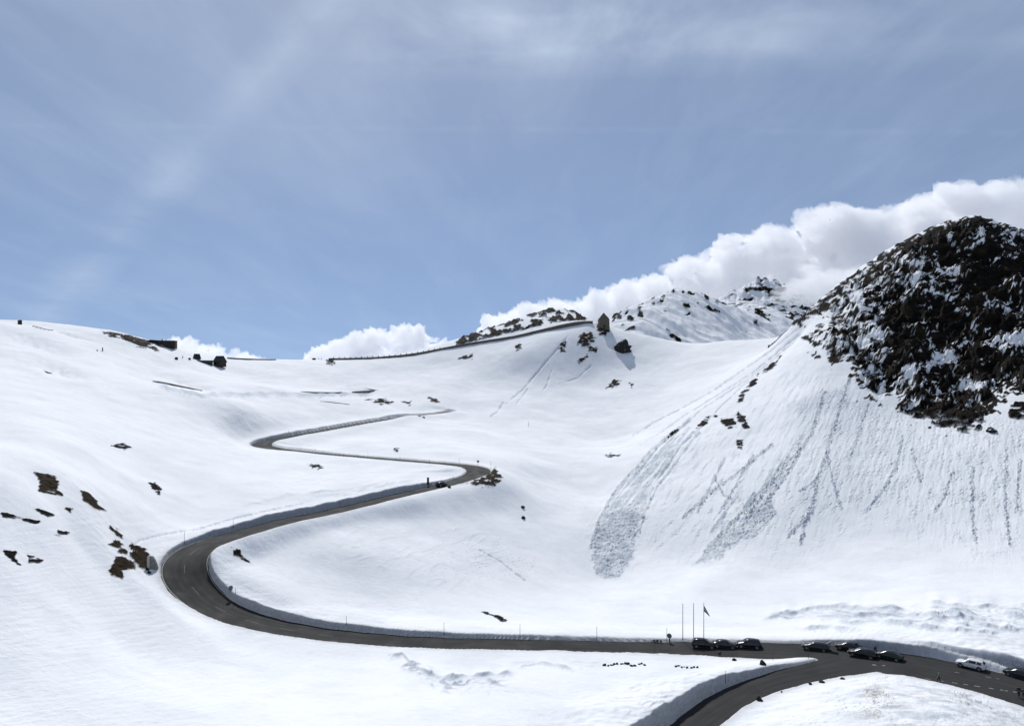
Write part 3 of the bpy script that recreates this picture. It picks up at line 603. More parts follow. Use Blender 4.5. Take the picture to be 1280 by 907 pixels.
def rockB(col, row, x, y, z):
    g = fbm(x/42, (y+1.6*z)/34, 5, 830)
    f = g*1.2-.24+.2*ss(34, 6, row-352)
    f = np.maximum(f, .45-((col-952)/14)**2-((row-363)/8)**2+1.5*g-.35); f = np.maximum(f, .5-((col-994)/12)**2-((row-376)/6)**2+1.5*g-.3)
    return ss(0, .3, f)*ss(900, 925, col+.5*g)
far_mountain('distant_peak', B_, .21, .50, 1560, 2160, 360, 280, rockB, 840, lambda c, r, y: np.exp(-np.abs(y-1890)/60)*(2*np.exp(-np.abs(c-948)/12)+6*np.exp(-np.abs(c-972)/9)+5*np.exp(-np.abs(c-997)/9)+9*np.abs(noise(c/8, y/120, 846))+2*noise(c/3, y/60, 849)))
# low snowfields out of sight below the pass, so that the land goes on
me = bpy.data.meshes.new('far_land'); S_ = 14000
me.from_pydata([(-S_, -S_, -60), (S_, -S_, -60), (S_, S_, -60), (-S_, S_, -60)], [], [(0, 1, 2, 3)])
mfl = simple('far_snow', (.80, .82, .85), .8, var=.05, scale=.002); me.materials.append(mfl)
o = bpy.data.objects.new('far_land', me); C.objects.link(o); structure(o)

# ------------------------------------------------------------------ cumulus banks
def cloud_mat(name, dens):
    m = bpy.data.materials.new(name); m.use_nodes = True; nt = m.node_tree
    nt.nodes.remove(nt.nodes['Principled BSDF'])
    v = nt.nodes.new('ShaderNodeVolumePrincipled'); v.inputs['Color'].default_value = (.995, .995, 1, 1)
    v.inputs['Density'].default_value = dens; v.inputs['Anisotropy'].default_value = .2
    L(nt, v.outputs[0], nt.nodes['Material Output'].inputs['Volume']); return m
def cloud(name, top, base_row, Yc, depth, n, r0, r1, voxel, dens, label, seed, amp=1.0):
    rg = random.Random(seed); bm = bmesh.new()
    xs = [t[0] for t in top]
    for i in range(n):
        px = rg.uniform(xs[0], xs[-1]); tr = float(np.interp(px, xs, [t[1] for t in top]))
        Yq = Yc+rg.uniform(-.5, .5)*depth
        room = (base_row-tr)/F*Yq
        r = min(rg.uniform(r0, r1), max(r0*.35, room*.62))
        t = rg.random()**2.2
        row = tr+r*F/Yq*.96+t*max(0, base_row-tr-2*r*F/Yq)
        x, y, z = world(px, row, Yq)
        bmesh.ops.create_icosphere(bm, subdivisions=2, radius=r, matrix=Matrix.Translation((x, y, z)) @ Matrix.Diagonal((1.15, 1, .92, 1)))
    me = bpy.data.meshes.new(name+'_lumps'); bm.to_mesh(me); bm.free()
    o = bpy.data.objects.new(name+'_lumps', me); C.objects.link(o)
    md = o.modifiers.new('r', 'REMESH'); md.mode = 'VOXEL'; md.voxel_size = voxel; md.use_smooth_shade = True
    me2 = bpy.data.meshes.new_from_object(o.evaluated_get(bpy.context.evaluated_depsgraph_get()))
    bpy.data.objects.remove(o); me2.name = name
    nv = len(me2.vertices); cv = np.empty(nv*3, np.float32); me2.vertices.foreach_get('co', cv); cv = cv.reshape(-1, 3)
    nr_ = np.empty(nv*3, np.float32); me2.vertices.foreach_get('normal', nr_); nr_ = nr_.reshape(-1, 3)
    a, b_ = cv[:, 0]+.35*cv[:, 1], cv[:, 2]-.3*cv[:, 1]
    dsp = (r1*.30*(billow(a/(r1*1.1), b_/(r1*1.1), 3, seed))+r0*.34*billow(a/(r0*.6), b_/(r0*.6), 3, seed+5)+r0*.16*billow(a/(r0*.26), b_/(r0*.26), 2, seed+9))*amp
    cv = cv+nr_*dsp[:, None]
    me2.vertices.foreach_set('co', cv.ravel()); me2.update(); me2.materials.clear(); me2.materials.append(cloud_mat(name, dens))
    c = bpy.data.objects.new(name, me2); C.objects.link(c); c['label'] = label; c['category'] = 'cloud'; c['group'] = 'white cumulus clouds behind the mountains'
    return c
cloud('cumulus_cloud', [(628,396),(645,385),(690,374),(720,377),(760,358),(800,346),(840,327),(870,313),(900,299),(930,291),(960,276),(990,267),(1020,263),(1060,253),(1090,259),(1110,257),(1150,241),(1190,231),(1230,226),(1280,231),(1380,236)],
      440, 2500, 420, 330, 28, 85, 7, .027, 'largest white cloud bank billowing over the far peaks and behind the dark rocky hill', 11)
cloud('cumulus_cloud', [(388,440),(400,431),(420,421),(450,413),(475,408),(500,403),(525,404),(543,411),(554,426)], 462, 1700, 110, 60, 13, 30, 4.5, .06,
      'small puffy white cloud just over the pass road wall at mid picture', 12)
cloud('cumulus_cloud', [(190,427),(215,419),(240,420),(255,428),(275,425),(300,437),(330,444)], 462, 1900, 110, 46, 12, 28, 5, .035,
      'low wispy cloud peeking over the snowy shoulder behind the mountain lodge', 13)
cloud('cumulus_cloud', [(968,368),(985,356),(1005,343),(1030,334),(1060,330),(1090,330)], 392, 1840, 120, 60, 14, 34, 5, .016,
      'low white cloud wrapping the far rocky summit beside the dark hill', 14)
# ------------------------------------------------------------------ helpers for the things in the place
def thing(name, label, cat, loc=(0, 0, 0), rz=0., group=None):
    o = bpy.data.objects.new(name, None); C.objects.link(o); o.location = loc; o.rotation_euler = (0, 0, rz)
    o['label'] = label; o['category'] = cat
    if group: o['group'] = group
    o.empty_display_size = .3
    return o
def mobj(name, bm, mat, parent=None, smooth=False):
    me = bpy.data.meshes.new(name); bmesh.ops.recalc_face_normals(bm, faces=bm.faces); bm.to_mesh(me); bm.free()
    if mat: me.materials.append(mat)
    if smooth:
        for p in me.polygons: p.use_smooth = True
    o = bpy.data.objects.new(name, me); C.objects.link(o)
    if parent: o.parent = parent
    return o
def tag(o, label, cat, group=None):
    o['label'] = label; o['category'] = cat
    if group: o['group'] = group
    return o
def copy_tree(o, parent=None):
    c = o.copy(); C.objects.link(c)
    if parent: c.parent = parent
    for ch in o.children: copy_tree(ch, c)
    return c
def BM(): return bmesh.new()
def box(bm, cx, cy, cz, sx, sy, sz, rz=0., bev=0.):
    r = bmesh.ops.create_cube(bm, size=1., matrix=Matrix.Translation((cx, cy, cz)) @ Matrix.Rotation(rz, 4, 'Z') @ Matrix.Diagonal((sx, sy, sz, 1)))
    if bev:
        es = list({e for v in r['verts'] for e in v.link_edges}); bmesh.ops.bevel(bm, geom=es, offset=bev, segments=2, affect='EDGES', profile=.6)
def cyl(bm, p0, p1, r0, r1=None, seg=12):
    p0, p1 = Vector(p0), Vector(p1); d = p1-p0
    m = Matrix.Translation((p0+p1)/2) @ d.to_track_quat('Z', 'Y').to_matrix().to_4x4()
    bmesh.ops.create_cone(bm, cap_ends=True, segments=seg, radius1=r0, radius2=r0 if r1 is None else r1, depth=d.length, matrix=m)
def prism(bm, poly, y0, y1):
    """outline in x,z pulled from y0 to y1"""
    a = [bm.verts.new((x, y0, z)) for x, z in poly]; b = [bm.verts.new((x, y1, z)) for x, z in poly]; n = len(poly)
    bm.faces.new(a); bm.faces.new(b[::-1])
    for i in range(n): bm.faces.new((a[i], a[(i+1) % n], b[(i+1) % n], b[i]))
def road_at(px, py, rk=0):
    Rd = ROADS[rk]; z = -50+ZC
    for _ in range(6):
        y = (ZC-z)*F/(py-HY); x = (px-CX)/F*y
        i = int(((Rd[:, 0]-x)**2+(Rd[:, 1]-y)**2).argmin()); z = Rd[i, 2]
    t = Rd[min(i+2, len(Rd)-1), :2]-Rd[max(i-2, 0), :2]
    return Vector((x, y, z)), math.atan2(t[1], t[0])
def look_rz(x, y): return math.atan2(-x, y)     # local +y points away from the camera

DARKM = simple('dark_metal', (.03, .03, .032), .5, .6)
GREYM = simple('galvanised_steel', (.22, .23, .24), .45, .7)
WOOD = simple('weathered_wood', (.075, .055, .04), .85, scale=6)
DWOOD = simple('dark_timber', (.032, .024, .02), .9, scale=2)
STONEW = simple('rubble_stone', (.105, .085, .066), .9, var=.5, scale=1.6)
GSTONE = simple('grey_stone', (.13, .125, .12), .9, var=.4, scale=1.2)
CONC = simple('concrete', (.19, .19, .185), .85, var=.25, scale=1.1)
CONCL = simple('pale_concrete', (.46, .45, .43), .85, var=.15, scale=1.5)
GLASS = simple('dark_glass', (.012, .014, .017), .08, var=.1, spec=.6)
TYRE = simple('rubber', (.016, .016, .016), .85)
RIM = simple('alloy', (.35, .35, .36), .35, .8)
BLKP = simple('black_plastic', (.02, .02, .02), .6)
LAMP = simple('clear_lamp', (.55, .56, .58), .15)
REDL = simple('red_lamp', (.25, .01, .01), .25)
WHITEP = simple('worn_white_paint', (.32, .315, .30), .7, var=.25, scale=5)
FADEP = simple('faded_paint', (.085, .084, .08), .8, var=.4, scale=4)
SNOWM = simple('roof_snow', (.84, .855, .88), .75, var=.03)
ORANGE = simple('faded_orange', (.20, .10, .04), .7)
SIGNB = simple('sign_back', (.16, .17, .18), .55, .4)
def paint(name, col, rough=.25, metal=.0):
    m, nt, b = new_mat(name); b.inputs['Roughness'].default_value = rough; b.inputs['Metallic'].default_value = metal
    tc = N(nt, 'ShaderNodeTexCoord'); no = N(nt, 'ShaderNodeTexNoise', Scale=3., Detail=4.); L(nt, tc.outputs['Object'], no.inputs['Vector'])
    L(nt, ramp(nt, no.outputs['Fac'], [(.3, tuple(c*.85 for c in col)), (.7, tuple(min(1, c*1.1) for c in col))]), b.inputs['Base Color'])
    b.inputs['Coat Weight'].default_value = .12; b.inputs['Specular IOR Level'].default_value = .35; b.inputs['Coat Roughness'].default_value = .1; return m
def rock_mat():
    m, nt, b = new_mat('dark_rock'); tc = N(nt, 'ShaderNodeTexCoord')
    n = N(nt, 'ShaderNodeTexNoise', Scale=2.2, Detail=9., Roughness=.7); L(nt, tc.outputs['Object'], n.inputs['Vector'])
    L(nt, ramp(nt, n.outputs['Fac'], [(.3, (.006, .006, .006)), (.55, (.014, .013, .012)), (.75, (.034, .028, .022))]), b.inputs['Base Color'])
    b.inputs['Roughness'].default_value = .9
    bp = N(nt, 'ShaderNodeBump', Strength=.8, Distance=.3); L(nt, n.outputs['Fac'], bp.inputs['Height']); L(nt, bp.outputs[0], b.inputs['Normal']); return m
ROCKM = rock_mat()

# ------------------------------------------------------------------ cars
PROF = {  # x, top, belt, half width at top, half width, underside
 'suv': [(-2.30,1.02,.92,.70,.82,.48),(-2.2,1.16,.98,.72,.88,.34),(-1.85,1.58,1.01,.60,.92,.28),(-1.0,1.67,1.01,.63,.93,.26),(.05,1.66,1.0,.63,.93,.26),(.42,1.57,.99,.62,.93,.26),(1.12,1.09,.98,.72,.92,.26),(1.85,1.0,.90,.72,.91,.28),(2.18,.86,.78,.68,.86,.34),(2.3,.66,.60,.64,.78,.44)],
 'hatch': [(-2.08,.92,.84,.66,.78,.42),(-2.0,1.06,.92,.68,.84,.30),(-1.6,1.40,.94,.56,.87,.24),(-.7,1.49,.94,.58,.88,.22),(.1,1.48,.93,.58,.88,.22),(.4,1.40,.92,.57,.88,.22),(1.1,.99,.90,.68,.87,.22),(1.7,.88,.80,.68,.86,.24),(2.0,.74,.68,.64,.80,.30),(2.1,.56,.52,.6,.73,.38)],
 'sedan': [(-2.3,.88,.80,.64,.78,.40),(-2.22,.99,.88,.66,.84,.28),(-1.75,1.04,.92,.66,.88,.23),(-1.05,1.37,.94,.55,.9,.22),(-.4,1.44,.94,.57,.9,.21),(.2,1.42,.93,.57,.9,.21),(.5,1.34,.92,.56,.9,.21),(1.22,.98,.90,.68,.89,.21),(1.95,.86,.78,.68,.87,.23),(2.22,.70,.64,.62,.8,.30),(2.3,.55,.5,.58,.72,.38)],
 'wagon': [(-2.35,.96,.86,.68,.8,.42),(-2.28,1.10,.92,.68,.86,.30),(-1.95,1.42,.95,.57,.9,.24),(-1.0,1.50,.95,.59,.91,.23),(.1,1.48,.94,.59,.91,.23),(.45,1.39,.93,.58,.91,.23),(1.2,1.0,.91,.7,.9,.23),(1.95,.89,.81,.7,.88,.25),(2.25,.73,.66,.65,.82,.32),(2.35,.56,.52,.6,.75,.40)]}
GLH = {'suv': (1, 6), 'hatch': (1, 6), 'sedan': (2, 7), 'wagon': (1, 6)}   # stations where rear glass and windscreen start
def ring(s):
    x, zt, bt, wt, w, zl = s; m = (zl+bt)/2
    return [(x, 0, zl), (x, w*.84, zl), (x, w*.97, zl+.1), (x, w, m), (x, w*.985, bt), (x, .985*w*.5+wt*.5+.02, (bt+zt-.05)/2), (x, wt, zt-.05), (x, wt*.6, zt), (x, 0, zt+.012)]
def build_car(kind, pm, lid_open=False):
    P = PROF[kind]; rings = [ring(s) for s in P]; K = 9; g0, g1 = GLH[kind]
    root = thing('parked_car', '', 'car')
    bm = BM(); V = []
    for r in rings:
        V.append([bm.verts.new(p) for p in r]+[bm.verts.new((p[0], -p[1], p[2])) for p in r[1:-1]][::-1])
    n = len(V[0])
    for a, b in zip(V[:-1], V[1:]):
        for i in range(n): bm.faces.new((a[i], a[(i+1) % n], b[(i+1) % n], b[i]))
    bm.faces.new(V[0]); bm.faces.new(V[-1][::-1])
    mobj('body', bm, pm, root, True)
    def pt(i, t, side, off=.012):
        x, zt, bt, wt, w, zl = P[i]; y = .985*w*(1-t)+wt*t+.02*math.sin(math.pi*t); z = bt*(1-t)+(zt-.05)*t
        return Vector((x, side*(y+off), z))
    mid = (g0+g1)//2+1
    for side in (1, -1):
        for a, b in ((g0+1, mid-1), (mid-1, g1-1)):
            bm = BM(); lo = []; hi = []
            for k in range(a, b+1):
                sh = .06 if k == a else (-.06 if k == b else 0)
                p, q = pt(k, .16, side), pt(k, .86, side); p.x += sh; q.x += sh; lo.append(p); hi.append(q)
            lo = [bm.verts.new(p) for p in lo]; hi = [bm.verts.new(p) for p in hi]
            for i in range(len(lo)-1): bm.faces.new((lo[i], lo[i+1], hi[i+1], hi[i]))
            if a == g0+1: bm.faces.new((lo[0], hi[0], bm.verts.new(pt(g0, .55, side)+Vector((.16, 0, -.02)))))
            if b == g1-1: bm.faces.new((hi[-1], lo[-1], bm.verts.new(pt(g1, .4, side)+Vector((-.22, 0, .0)))))
            mobj('window', bm, GLASS, root)
    for nm, a, b, o_ in (('windscreen', g1, g1-1, .015), ('rear_window', g0, g0+1, -.015)):
        if nm == 'rear_window' and lid_open: continue
        bm = BM(); (xa, za, _, wa, _, _), (xb, zb, _, wb, _, _) = P[a], P[b]
        nrm = Vector((zb-za, 0, (xa-xb))).normalized()*(.02 if xa > xb else -.02)
        if nrm.z < 0: nrm = -nrm
        def q(t, s): return Vector((xa*(1-t)+xb*t, s*(wa*(1-t)+wb*t)*.88, za*(1-t)+zb*t))+nrm
        bm.faces.new([bm.verts.new(v) for v in (q(.08, 1), q(.94, 1), q(.94, -1), q(.08, -1))]); mobj(nm, bm, GLASS, root)
    rw = .36 if kind == 'suv' else .32; wx = (P[-1][0]-.88, P[0][0]+.86); W = P[4][4]
    for x in wx:
        for s in (1, -1):
            bm = BM(); cyl(bm, (x, s*(W-.2), rw), (x, s*(W+.012), rw), rw, rw, 20); wh = mobj('wheel', bm, TYRE, root, False)
            bm = BM(); cyl(bm, (x, s*(W-.1), rw), (x, s*(W+.018), rw), rw*.62, rw*.6, 14); mobj('rim', bm, RIM, wh)
            bm = BM()
            for k in range(15):       # arch lip
                a0, a1 = math.pi*(k-.5)/14, math.pi*(k+.5)/14
                vs = [bm.verts.new((x+math.cos(a)*rr, s*(W+.006), rw+math.sin(a)*rr)) for a, rr in ((a0, rw+.005), (a1, rw+.005), (a1, rw+.075), (a0, rw+.075))]
                bm.faces.new(vs)
            mobj('wheel_arch', bm, BLKP, root)
    f, r_ = P[-2], P[1]
    for s in (1, -1):
        bm = BM(); box(bm, f[0]+.01, s*.58, f[2]-.06, .16, .34, .13, -s*.35, .03); mobj('headlight', bm, LAMP, root)
        bm = BM(); box(bm, r_[0]-.03, s*.68, r_[2]-.08, .12, .24, .18, s*.25, .03); mobj('tail_light', bm, REDL, root)
        bm = BM(); box(bm, P[g1][0]-.28, s*(W+.11), P[g1][2]+.10, .12, .2, .13, 0, .04); mobj('mirror', bm, pm, root)
    bm = BM(); box(bm, P[-1][0]-.01, 0, .52, .08, .9, .16, 0, .03); mobj('grille', bm, BLKP, root)
    bm = BM(); box(bm, 0, 0, .24, P[-1][0]*2-.6, W*1.9, .1, 0, .02); mobj('underside', bm, BLKP, root)
    if lid_open:
        a = P[g0+1]; bm = BM(); box(bm, 0, 0, 0, 1.3, 1.3, .14, 0, .05)
        o = mobj('tailgate', bm, pm, root); o.location = (a[0]-.45, 0, a[1]+.36); o.rotation_euler = (0, R(32), 0)
        bm = BM(); box(bm, -.05, 0, .058, .6, .95, .02); mobj('rear_window', bm, GLASS, o)
        for s in (1, -1):
            bm = BM(); cyl(bm, (a[0]-.12, s*.55, 1.05), (a[0]-.62, s*.5, a[1]+.24), .02); mobj('strut', bm, DARKM, root)
    return root
P_BLK = paint('black_paint', (.008, .008, .010)); P_BLK2 = paint('charcoal_paint', (.018, .019, .022)); P_GRN = paint('dark_green_paint', (.010, .022, .017))
P_WHT = paint('white_paint', (.72, .72, .72), .3); P_GRY = paint('anthracite_paint', (.03, .033, .038), .25, .3); P_NAVY = paint('dark_blue_paint', (.010, .013, .022))
CARS = [('suv', P_BLK, 880, 808.5, 1, 0, 'black car at the left end of the three parked beside the flagpoles'),
 ('sedan', P_BLK2, 906, 808.5, 1, 0, 'black car with sloping tail parked between two others by the flagpoles'),
 ('suv', P_NAVY, 936, 808.5, 0, 0, 'black hatchback facing left, right-hand car of the three by the flagpoles'),
 ('wagon', P_GRY, 1019.5, 811.5, 0, 1, 'dark estate car parked with its tailgate raised'),
 ('sedan', P_BLK2, 1061, 811.5, 0, 0, 'dark saloon half hidden behind the black car in front of it'),
 ('wagon', P_BLK, 1078, 820, 0, 0, 'black estate car parked in front of the half hidden dark saloon'),
 ('sedan', P_GRN, 1111, 822.5, 0, 0, 'dark green saloon parked just right of a standing person'),
 ('suv', P_WHT, 1213.5, 834, 0, 0, 'white suv parked alone beside the tall snow wall'),
 ('sedan', P_GRY, 1275, 846, 0, 0, 'dark grey car cut by the right edge of the photo')]
for kind, pm, px, py, rev, lid, lab in CARS:
    c = build_car(kind, pm, bool(lid)); p, h = road_at(px, py)
    c.location = p+Vector((0, 0, .004)); c.rotation_euler = (0, 0, h+(math.pi if rev else 0)+random.uniform(-.05, .05)); c['label'] = lab; c.scale = (1., 1., 1.) if kind == 'suv' and px > 1200 else (1.06, 1.06, 1.06); c['group'] = 'cars parked along the road'
c = build_car('suv', P_BLK); c.name = 'distant_car'
p, h = road_at(552, 607.5); c.location = p+Vector((0, 0, .004)); c.rotation_euler = (0, 0, h); c['label'] = 'dark car driving up the road just below the middle hairpin'

# ------------------------------------------------------------------ people
def skin_mesh(name, verts, edges, radii, mat, parent, sub=1, root=0):
    me = bpy.data.meshes.new(name); me.from_pydata(verts, edges, []); o = bpy.data.objects.new(name, me); C.objects.link(o)
    m = o.modifiers.new('s', 'SKIN'); m.use_smooth_shade = True
    sv = me.skin_vertices[0].data if me.skin_vertices else None
    if sv is None:
        bpy.context.view_layer.objects.active = o
    for i, r in enumerate(radii): sv[i].radius = r if isinstance(r, tuple) else (r, r)
    sv[root].use_root = True
    ms = o.modifiers.new('u', 'SUBSURF'); ms.levels = sub; ms.render_levels = sub
    me2 = bpy.data.meshes.new_from_object(o.evaluated_get(bpy.context.evaluated_depsgraph_get()))
    bpy.data.objects.remove(o); me2.name = name; me2.materials.clear(); me2.materials.append(mat)
    for p in me2.polygons: p.use_smooth = True
    o = bpy.data.objects.new(name, me2); C.objects.link(o); o.parent = parent; return o
SKINM = simple('skin', (.42, .26, .19), .6); HAIR = simple('dark_hair', (.02, .015, .012), .7)
def person(label, loc, rz, jacket, trousers, stride=0., arm=.0, h=1.74):
    root = thing('person', label, 'person', loc, rz); k = h/1.74
    def S(v): return tuple(c*k for c in v)
    st = stride
    hipz = .93; V = [S(p) for p in [(0, 0, hipz), (0, .0, 1.12), (0, -.01, 1.32), (0, 0, 1.47), (0, 0, 1.55), (0, .015, 1.63), (0, .01, 1.72)]]
    E = [(i, i+1) for i in range(6)]; Rr = [(.15, .11), (.135, .10), (.16, .11), (.075, .07), (.058, .058), (.088, .10), (.065, .075)]
    limbs = {}
    for s in (1, -1):
        f = st*s; b = len(V)
        V += [S((s*.09, 0, .88)), S((s*.095, .16*f+.02, .50)), S((s*.10, .30*f-(.08 if f < 0 else 0), .09)), S((s*.105, .30*f+.15, .035))]
        E += [(0, b), (b, b+1), (b+1, b+2), (b+2, b+3)]; Rr += [.088, .06, .045, .035]; limbs['leg', s] = b
        b = len(V); sw = -st*s*.22
        el = (s*(.25+.05*arm), sw*.5-.01, 1.14); wr = (s*(.27+.02*arm), sw+.06+arm*.12, .90+arm*.14)
        V += [S((s*.19, 0, 1.43)), S(el), S(wr)]; E += [(3, b), (b, b+1), (b+1, b+2)]; Rr += [.058, .045, .032]; limbs['arm', s] = b
        hb = len(V); V.append(S((wr[0]+s*.005, wr[1]+.015, wr[2]-.08))); E.append((b+2, hb)); Rr.append((.028, .022))
        for q, ln in enumerate((.075, .085, .08, .062)):
            o_ = (q-1.5)*.02; c0 = len(V)
            V += [S((wr[0], wr[1]+.015+o_, wr[2]-.10)), S((wr[0]-s*.008, wr[1]+.022+o_, wr[2]-.10-ln*.55)), S((wr[0]-s*.025, wr[1]+.03+o_, wr[2]-.10-ln))]
            E += [(hb, c0), (c0, c0+1), (c0+1, c0+2)]; Rr += [.010, .009, .008]
        c0 = len(V); V += [S((wr[0]-s*.01, wr[1]+.045, wr[2]-.05)), S((wr[0]-s*.02, wr[1]+.062, wr[2]-.09))]; E += [(b+2, c0), (c0, c0+1)]; Rr += [.011, .009]
    Rr = [tuple(c*k for c in r) if isinstance(r, tuple) else r*k for r in Rr]
    body = skin_mesh('body', V, E, Rr, SKINM, root, 1)
    # face: nose and ears belong to the head
    bm = BM(); bmesh.ops.create_cone(bm, segments=6, radius1=.018, radius2=.006, depth=.04, cap_ends=True, matrix=Matrix.Translation(S((0, .115, 1.625))) @ Matrix.Rotation(R(-70), 4, 'X')); mobj('nose', bm, SKINM, body)
    for s in (1, -1):
        bm = BM(); bmesh.ops.create_icosphere(bm, subdivisions=1, radius=.011, matrix=Matrix.Translation(S((s*.034, .105, 1.655)))); mobj('eye', bm, HAIR, body)
    bm = BM(); bmesh.ops.create_icosphere(bm, subdivisions=2, radius=.105*k, matrix=Matrix.Translation(S((0, -.015, 1.69))) @ Matrix.Diagonal((.95, 1.05, .8, 1))); mobj('hair', bm, HAIR, root, True)
    # jacket and trousers follow the body a little outside it
    jv = [V[0], V[1], V[2], V[3]]; je = [(0, 1), (1, 2), (2, 3)]; jr = [(.172*k, .135*k), (.16*k, .125*k), (.185*k, .135*k), (.095*k, .085*k)]
    tv = [V[0]]; te = []; tr = [(.16*k, .122*k)]
    for s in (1, -1):
        a = limbs['arm', s]; c0 = len(jv); jv += [V[a], V[a+1], V[a+2]]; je += [(3, c0), (c0, c0+1), (c0+1, c0+2)]; jr += [.074*k, .06*k, .046*k]
        a = limbs['leg', s]; c0 = len(tv); tv += [V[a], V[a+1], V[a+2]]; te += [(0, c0), (c0, c0+1), (c0+1, c0+2)]; tr += [.102*k, .076*k, .062*k]
        bm = BM(); q = Vector(V[a+2]); box(bm, q.x, q.y+.05, .05*k, .10*k, .27*k, .10*k, 0, .03); mobj('boot', bm, BLKP, root, True)
    skin_mesh('jacket', jv, je, jr, jacket, root, 1); skin_mesh('trousers', tv, te, tr, trousers, root, 1)
    return root
J_GRN = simple('green_jacket', (.035, .16, .08), .8); J_BLK = simple('black_jacket', (.015, .015, .017), .8); J_DRK = simple('dark_trousers', (.014, .014, .018), .85); J_GRY = simple('grey_jacket', (.07, .07, .075), .8)
def put_person(px, py, lab, j, t, rz, stride, arm=0., h=1.76):
    p, _ = road_at(px, py); return person(lab, p+Vector((0, 0, .003)), rz, j, t, stride, arm, h)
put_person(1173.5, 852, 'person in a green jacket and dark trousers walking across the car park', J_GRN, J_DRK, R(70), .8, 0, 1.78)
put_person(1094, 818, 'person in dark clothes standing behind the dark green saloon', J_BLK, J_DRK, R(200), 0, .6, 1.8)
put_person(1273.5, 871, 'taller person in black walking near the right edge of the car park', J_BLK, J_DRK, R(150), .5, 0, 1.84)
put_person(1279.5, 872, 'shorter person in dark clothes beside a taller one at the right edge', J_GRY, J_DRK, R(140), .3, .4, 1.62)

# ------------------------------------------------------------------ poles, signs, flag
def pole_proto():
    bm = BM(); cyl(bm, (0, 0, -.6), (0, 0, 3.), .05, .034, 8); o = mobj('snow_pole', bm, WOOD, None, True)
    return o
POLE0 = None
def snow_pole(px, py, hpx, label, rk=None, lean=0.):
    global POLE0
    if POLE0 is None: POLE0 = pole_proto(); o = POLE0
    else: o = POLE0.copy(); C.objects.link(o)
    if rk is not None:
        p, _ = road_at(px, py, rk); x, y, z = p
    else: x, y, z = hit(px, py)
    o.location = (x, y, z); o.scale = (1, 1, hpx*y/F/3.); o.rotation_euler = (0, lean, 0)
    return tag(o, label, 'snow pole', 'wooden snow poles marking the roads')
SP = [(230.5,680,15,'snow pole on the bank above the wide bend, near its concrete wall'),(291.5,660.5,12,'snow pole above the snow wall where the road leaves the wide bend'),(433,781,12,'short snow pole on the wall right of the round sign in the wide bend'),
 (555,794,16,'snow pole above the straight snow wall, beneath the broken bowl slope'),(650,796,16,'thin snow pole on the snow wall between two stouter poles of the straight road'),(746,799.5,17,'stout dark snow pole by the straight road left of the low barrier'),
 (833.5,802,17,'thin snow pole immediately left of the round sign by the flagpoles'),(907,853,15,'bent snow pole on the snow bank above the side road'),(537,579.5,6,'snow pole before the middle hairpin, first on its upper leg'),
 (556,580,4,'very short snow pole on the upper leg before the middle hairpin'),(574,579.5,7,'snow pole behind the upper leg just left of the small square sign'),(613.5,585,9,'last snow pole at the outer tip of the middle hairpin'),
 (566.5,598.5,4,'small snow pole in the snow inside the middle hairpin'),(500,575.5,7,'snow pole on the upper leg right of the scraped bank'),(460,571,5,'snow pole on the upper leg left of the scraped bank'),(394,566,6,'snow pole near the left hairpin on its lower leg'),(361,545,7,'snow pole above the left hairpin on the rising road'),(370,543,6,'second snow pole above the left hairpin, a step farther up'),
 (430,570,5,'snow pole midway along the upper leg of the hairpins'),(294.5,742,8,'thin snow pole right beside the round sign in the wide bend'),(425,631,5,'small pole stub on the snow wall of the long rising road')]
for px, py, hp, lab in SP: snow_pole(px, py, hp, lab)
for px, py, hp, lab in [(966,829,16,'faint yellowish pole at the road edge right of the dark boulder'),(1010.5,831,22,'snow pole standing at the tip of the snow between main and side road'),(1132.5,846,15,'thin snow pole at the near edge of the car park by the mound'),(818.5,816,17,'thin snow pole on the near edge of the road below the low barrier')]:
    snow_pole(px, py, hp, lab, 0)
# flagpoles
FP = [(853.5,799.5,44,'bare flagpole, leftmost of the three beside the parked cars'),(867,806,50,'bare flagpole, middle one of the three beside the parked cars'),(879.7,805,49,'flagpole carrying a flag behind the black parked car')]
fp0 = None
for i, (px, py, hp, lab) in enumerate(FP):
    if i == 0: x, y, z = hit(px, py)
    else:
        p, _ = road_at(px, py); x, y, z = p; y += .8; x *= y/(y-.8)
    hm = hp*y/F
    t = thing('flagpole', lab, 'flagpole', (x, y, z), 0, 'flagpoles by the parked cars')
    bm = BM(); cyl(bm, (0, 0, -.5), (0, 0, hm), .075, .05, 10); mobj('pole', bm, GREYM if i == 2 else DARKM, t, True)
    bm = BM(); bmesh.ops.create_uvsphere(bm, u_segments=10, v_segments=6, radius=.09, matrix=Matrix.Translation((0, 0, hm+.05))); mobj('finial', bm, GREYM, t, True)
    if i == 2: FX, FY, FZ = x, y, z+hm
RED = simple('flag_red', (.09, .012, .014), .8); FWHITE = simple('flag_white', (.45, .45, .45), .8)
fl = thing('flag', 'drooping dark flag with a pale middle stripe on the right flagpole', 'flag', (FX+.06, FY, FZ-.35))
def flag_part(name, a0, a1, mat):
    bm = BM(); nx, nz = 12, 4; G = []
    for i in range(nx+1):
        u = i/nx; row = []
        for j in range(nz+1):
            a = a0+(a1-a0)*j/nz
            xx = u*1.12; zz = -u*1.95-a*(.9*(1-u)+.30)+.0
            row.append(bm.verts.new((xx, .10*math.sin(u*9+a*3)*(u+.15), zz)))
        G.append(row)
    for i in range(nx):
        for j in range(nz): bm.faces.new((G[i][j], G[i+1][j], G[i+1][j+1], G[i][j+1]))
    o = mobj(name, bm, mat, fl, True); m = o.modifiers.new('t', 'SOLIDIFY'); m.thickness = .012
for j, (nm, mt_) in enumerate((('upper_stripe', RED), ('middle_stripe', FWHITE), ('lower_stripe', RED))): flag_part(nm, j/3, (j+1)/3, mt_)
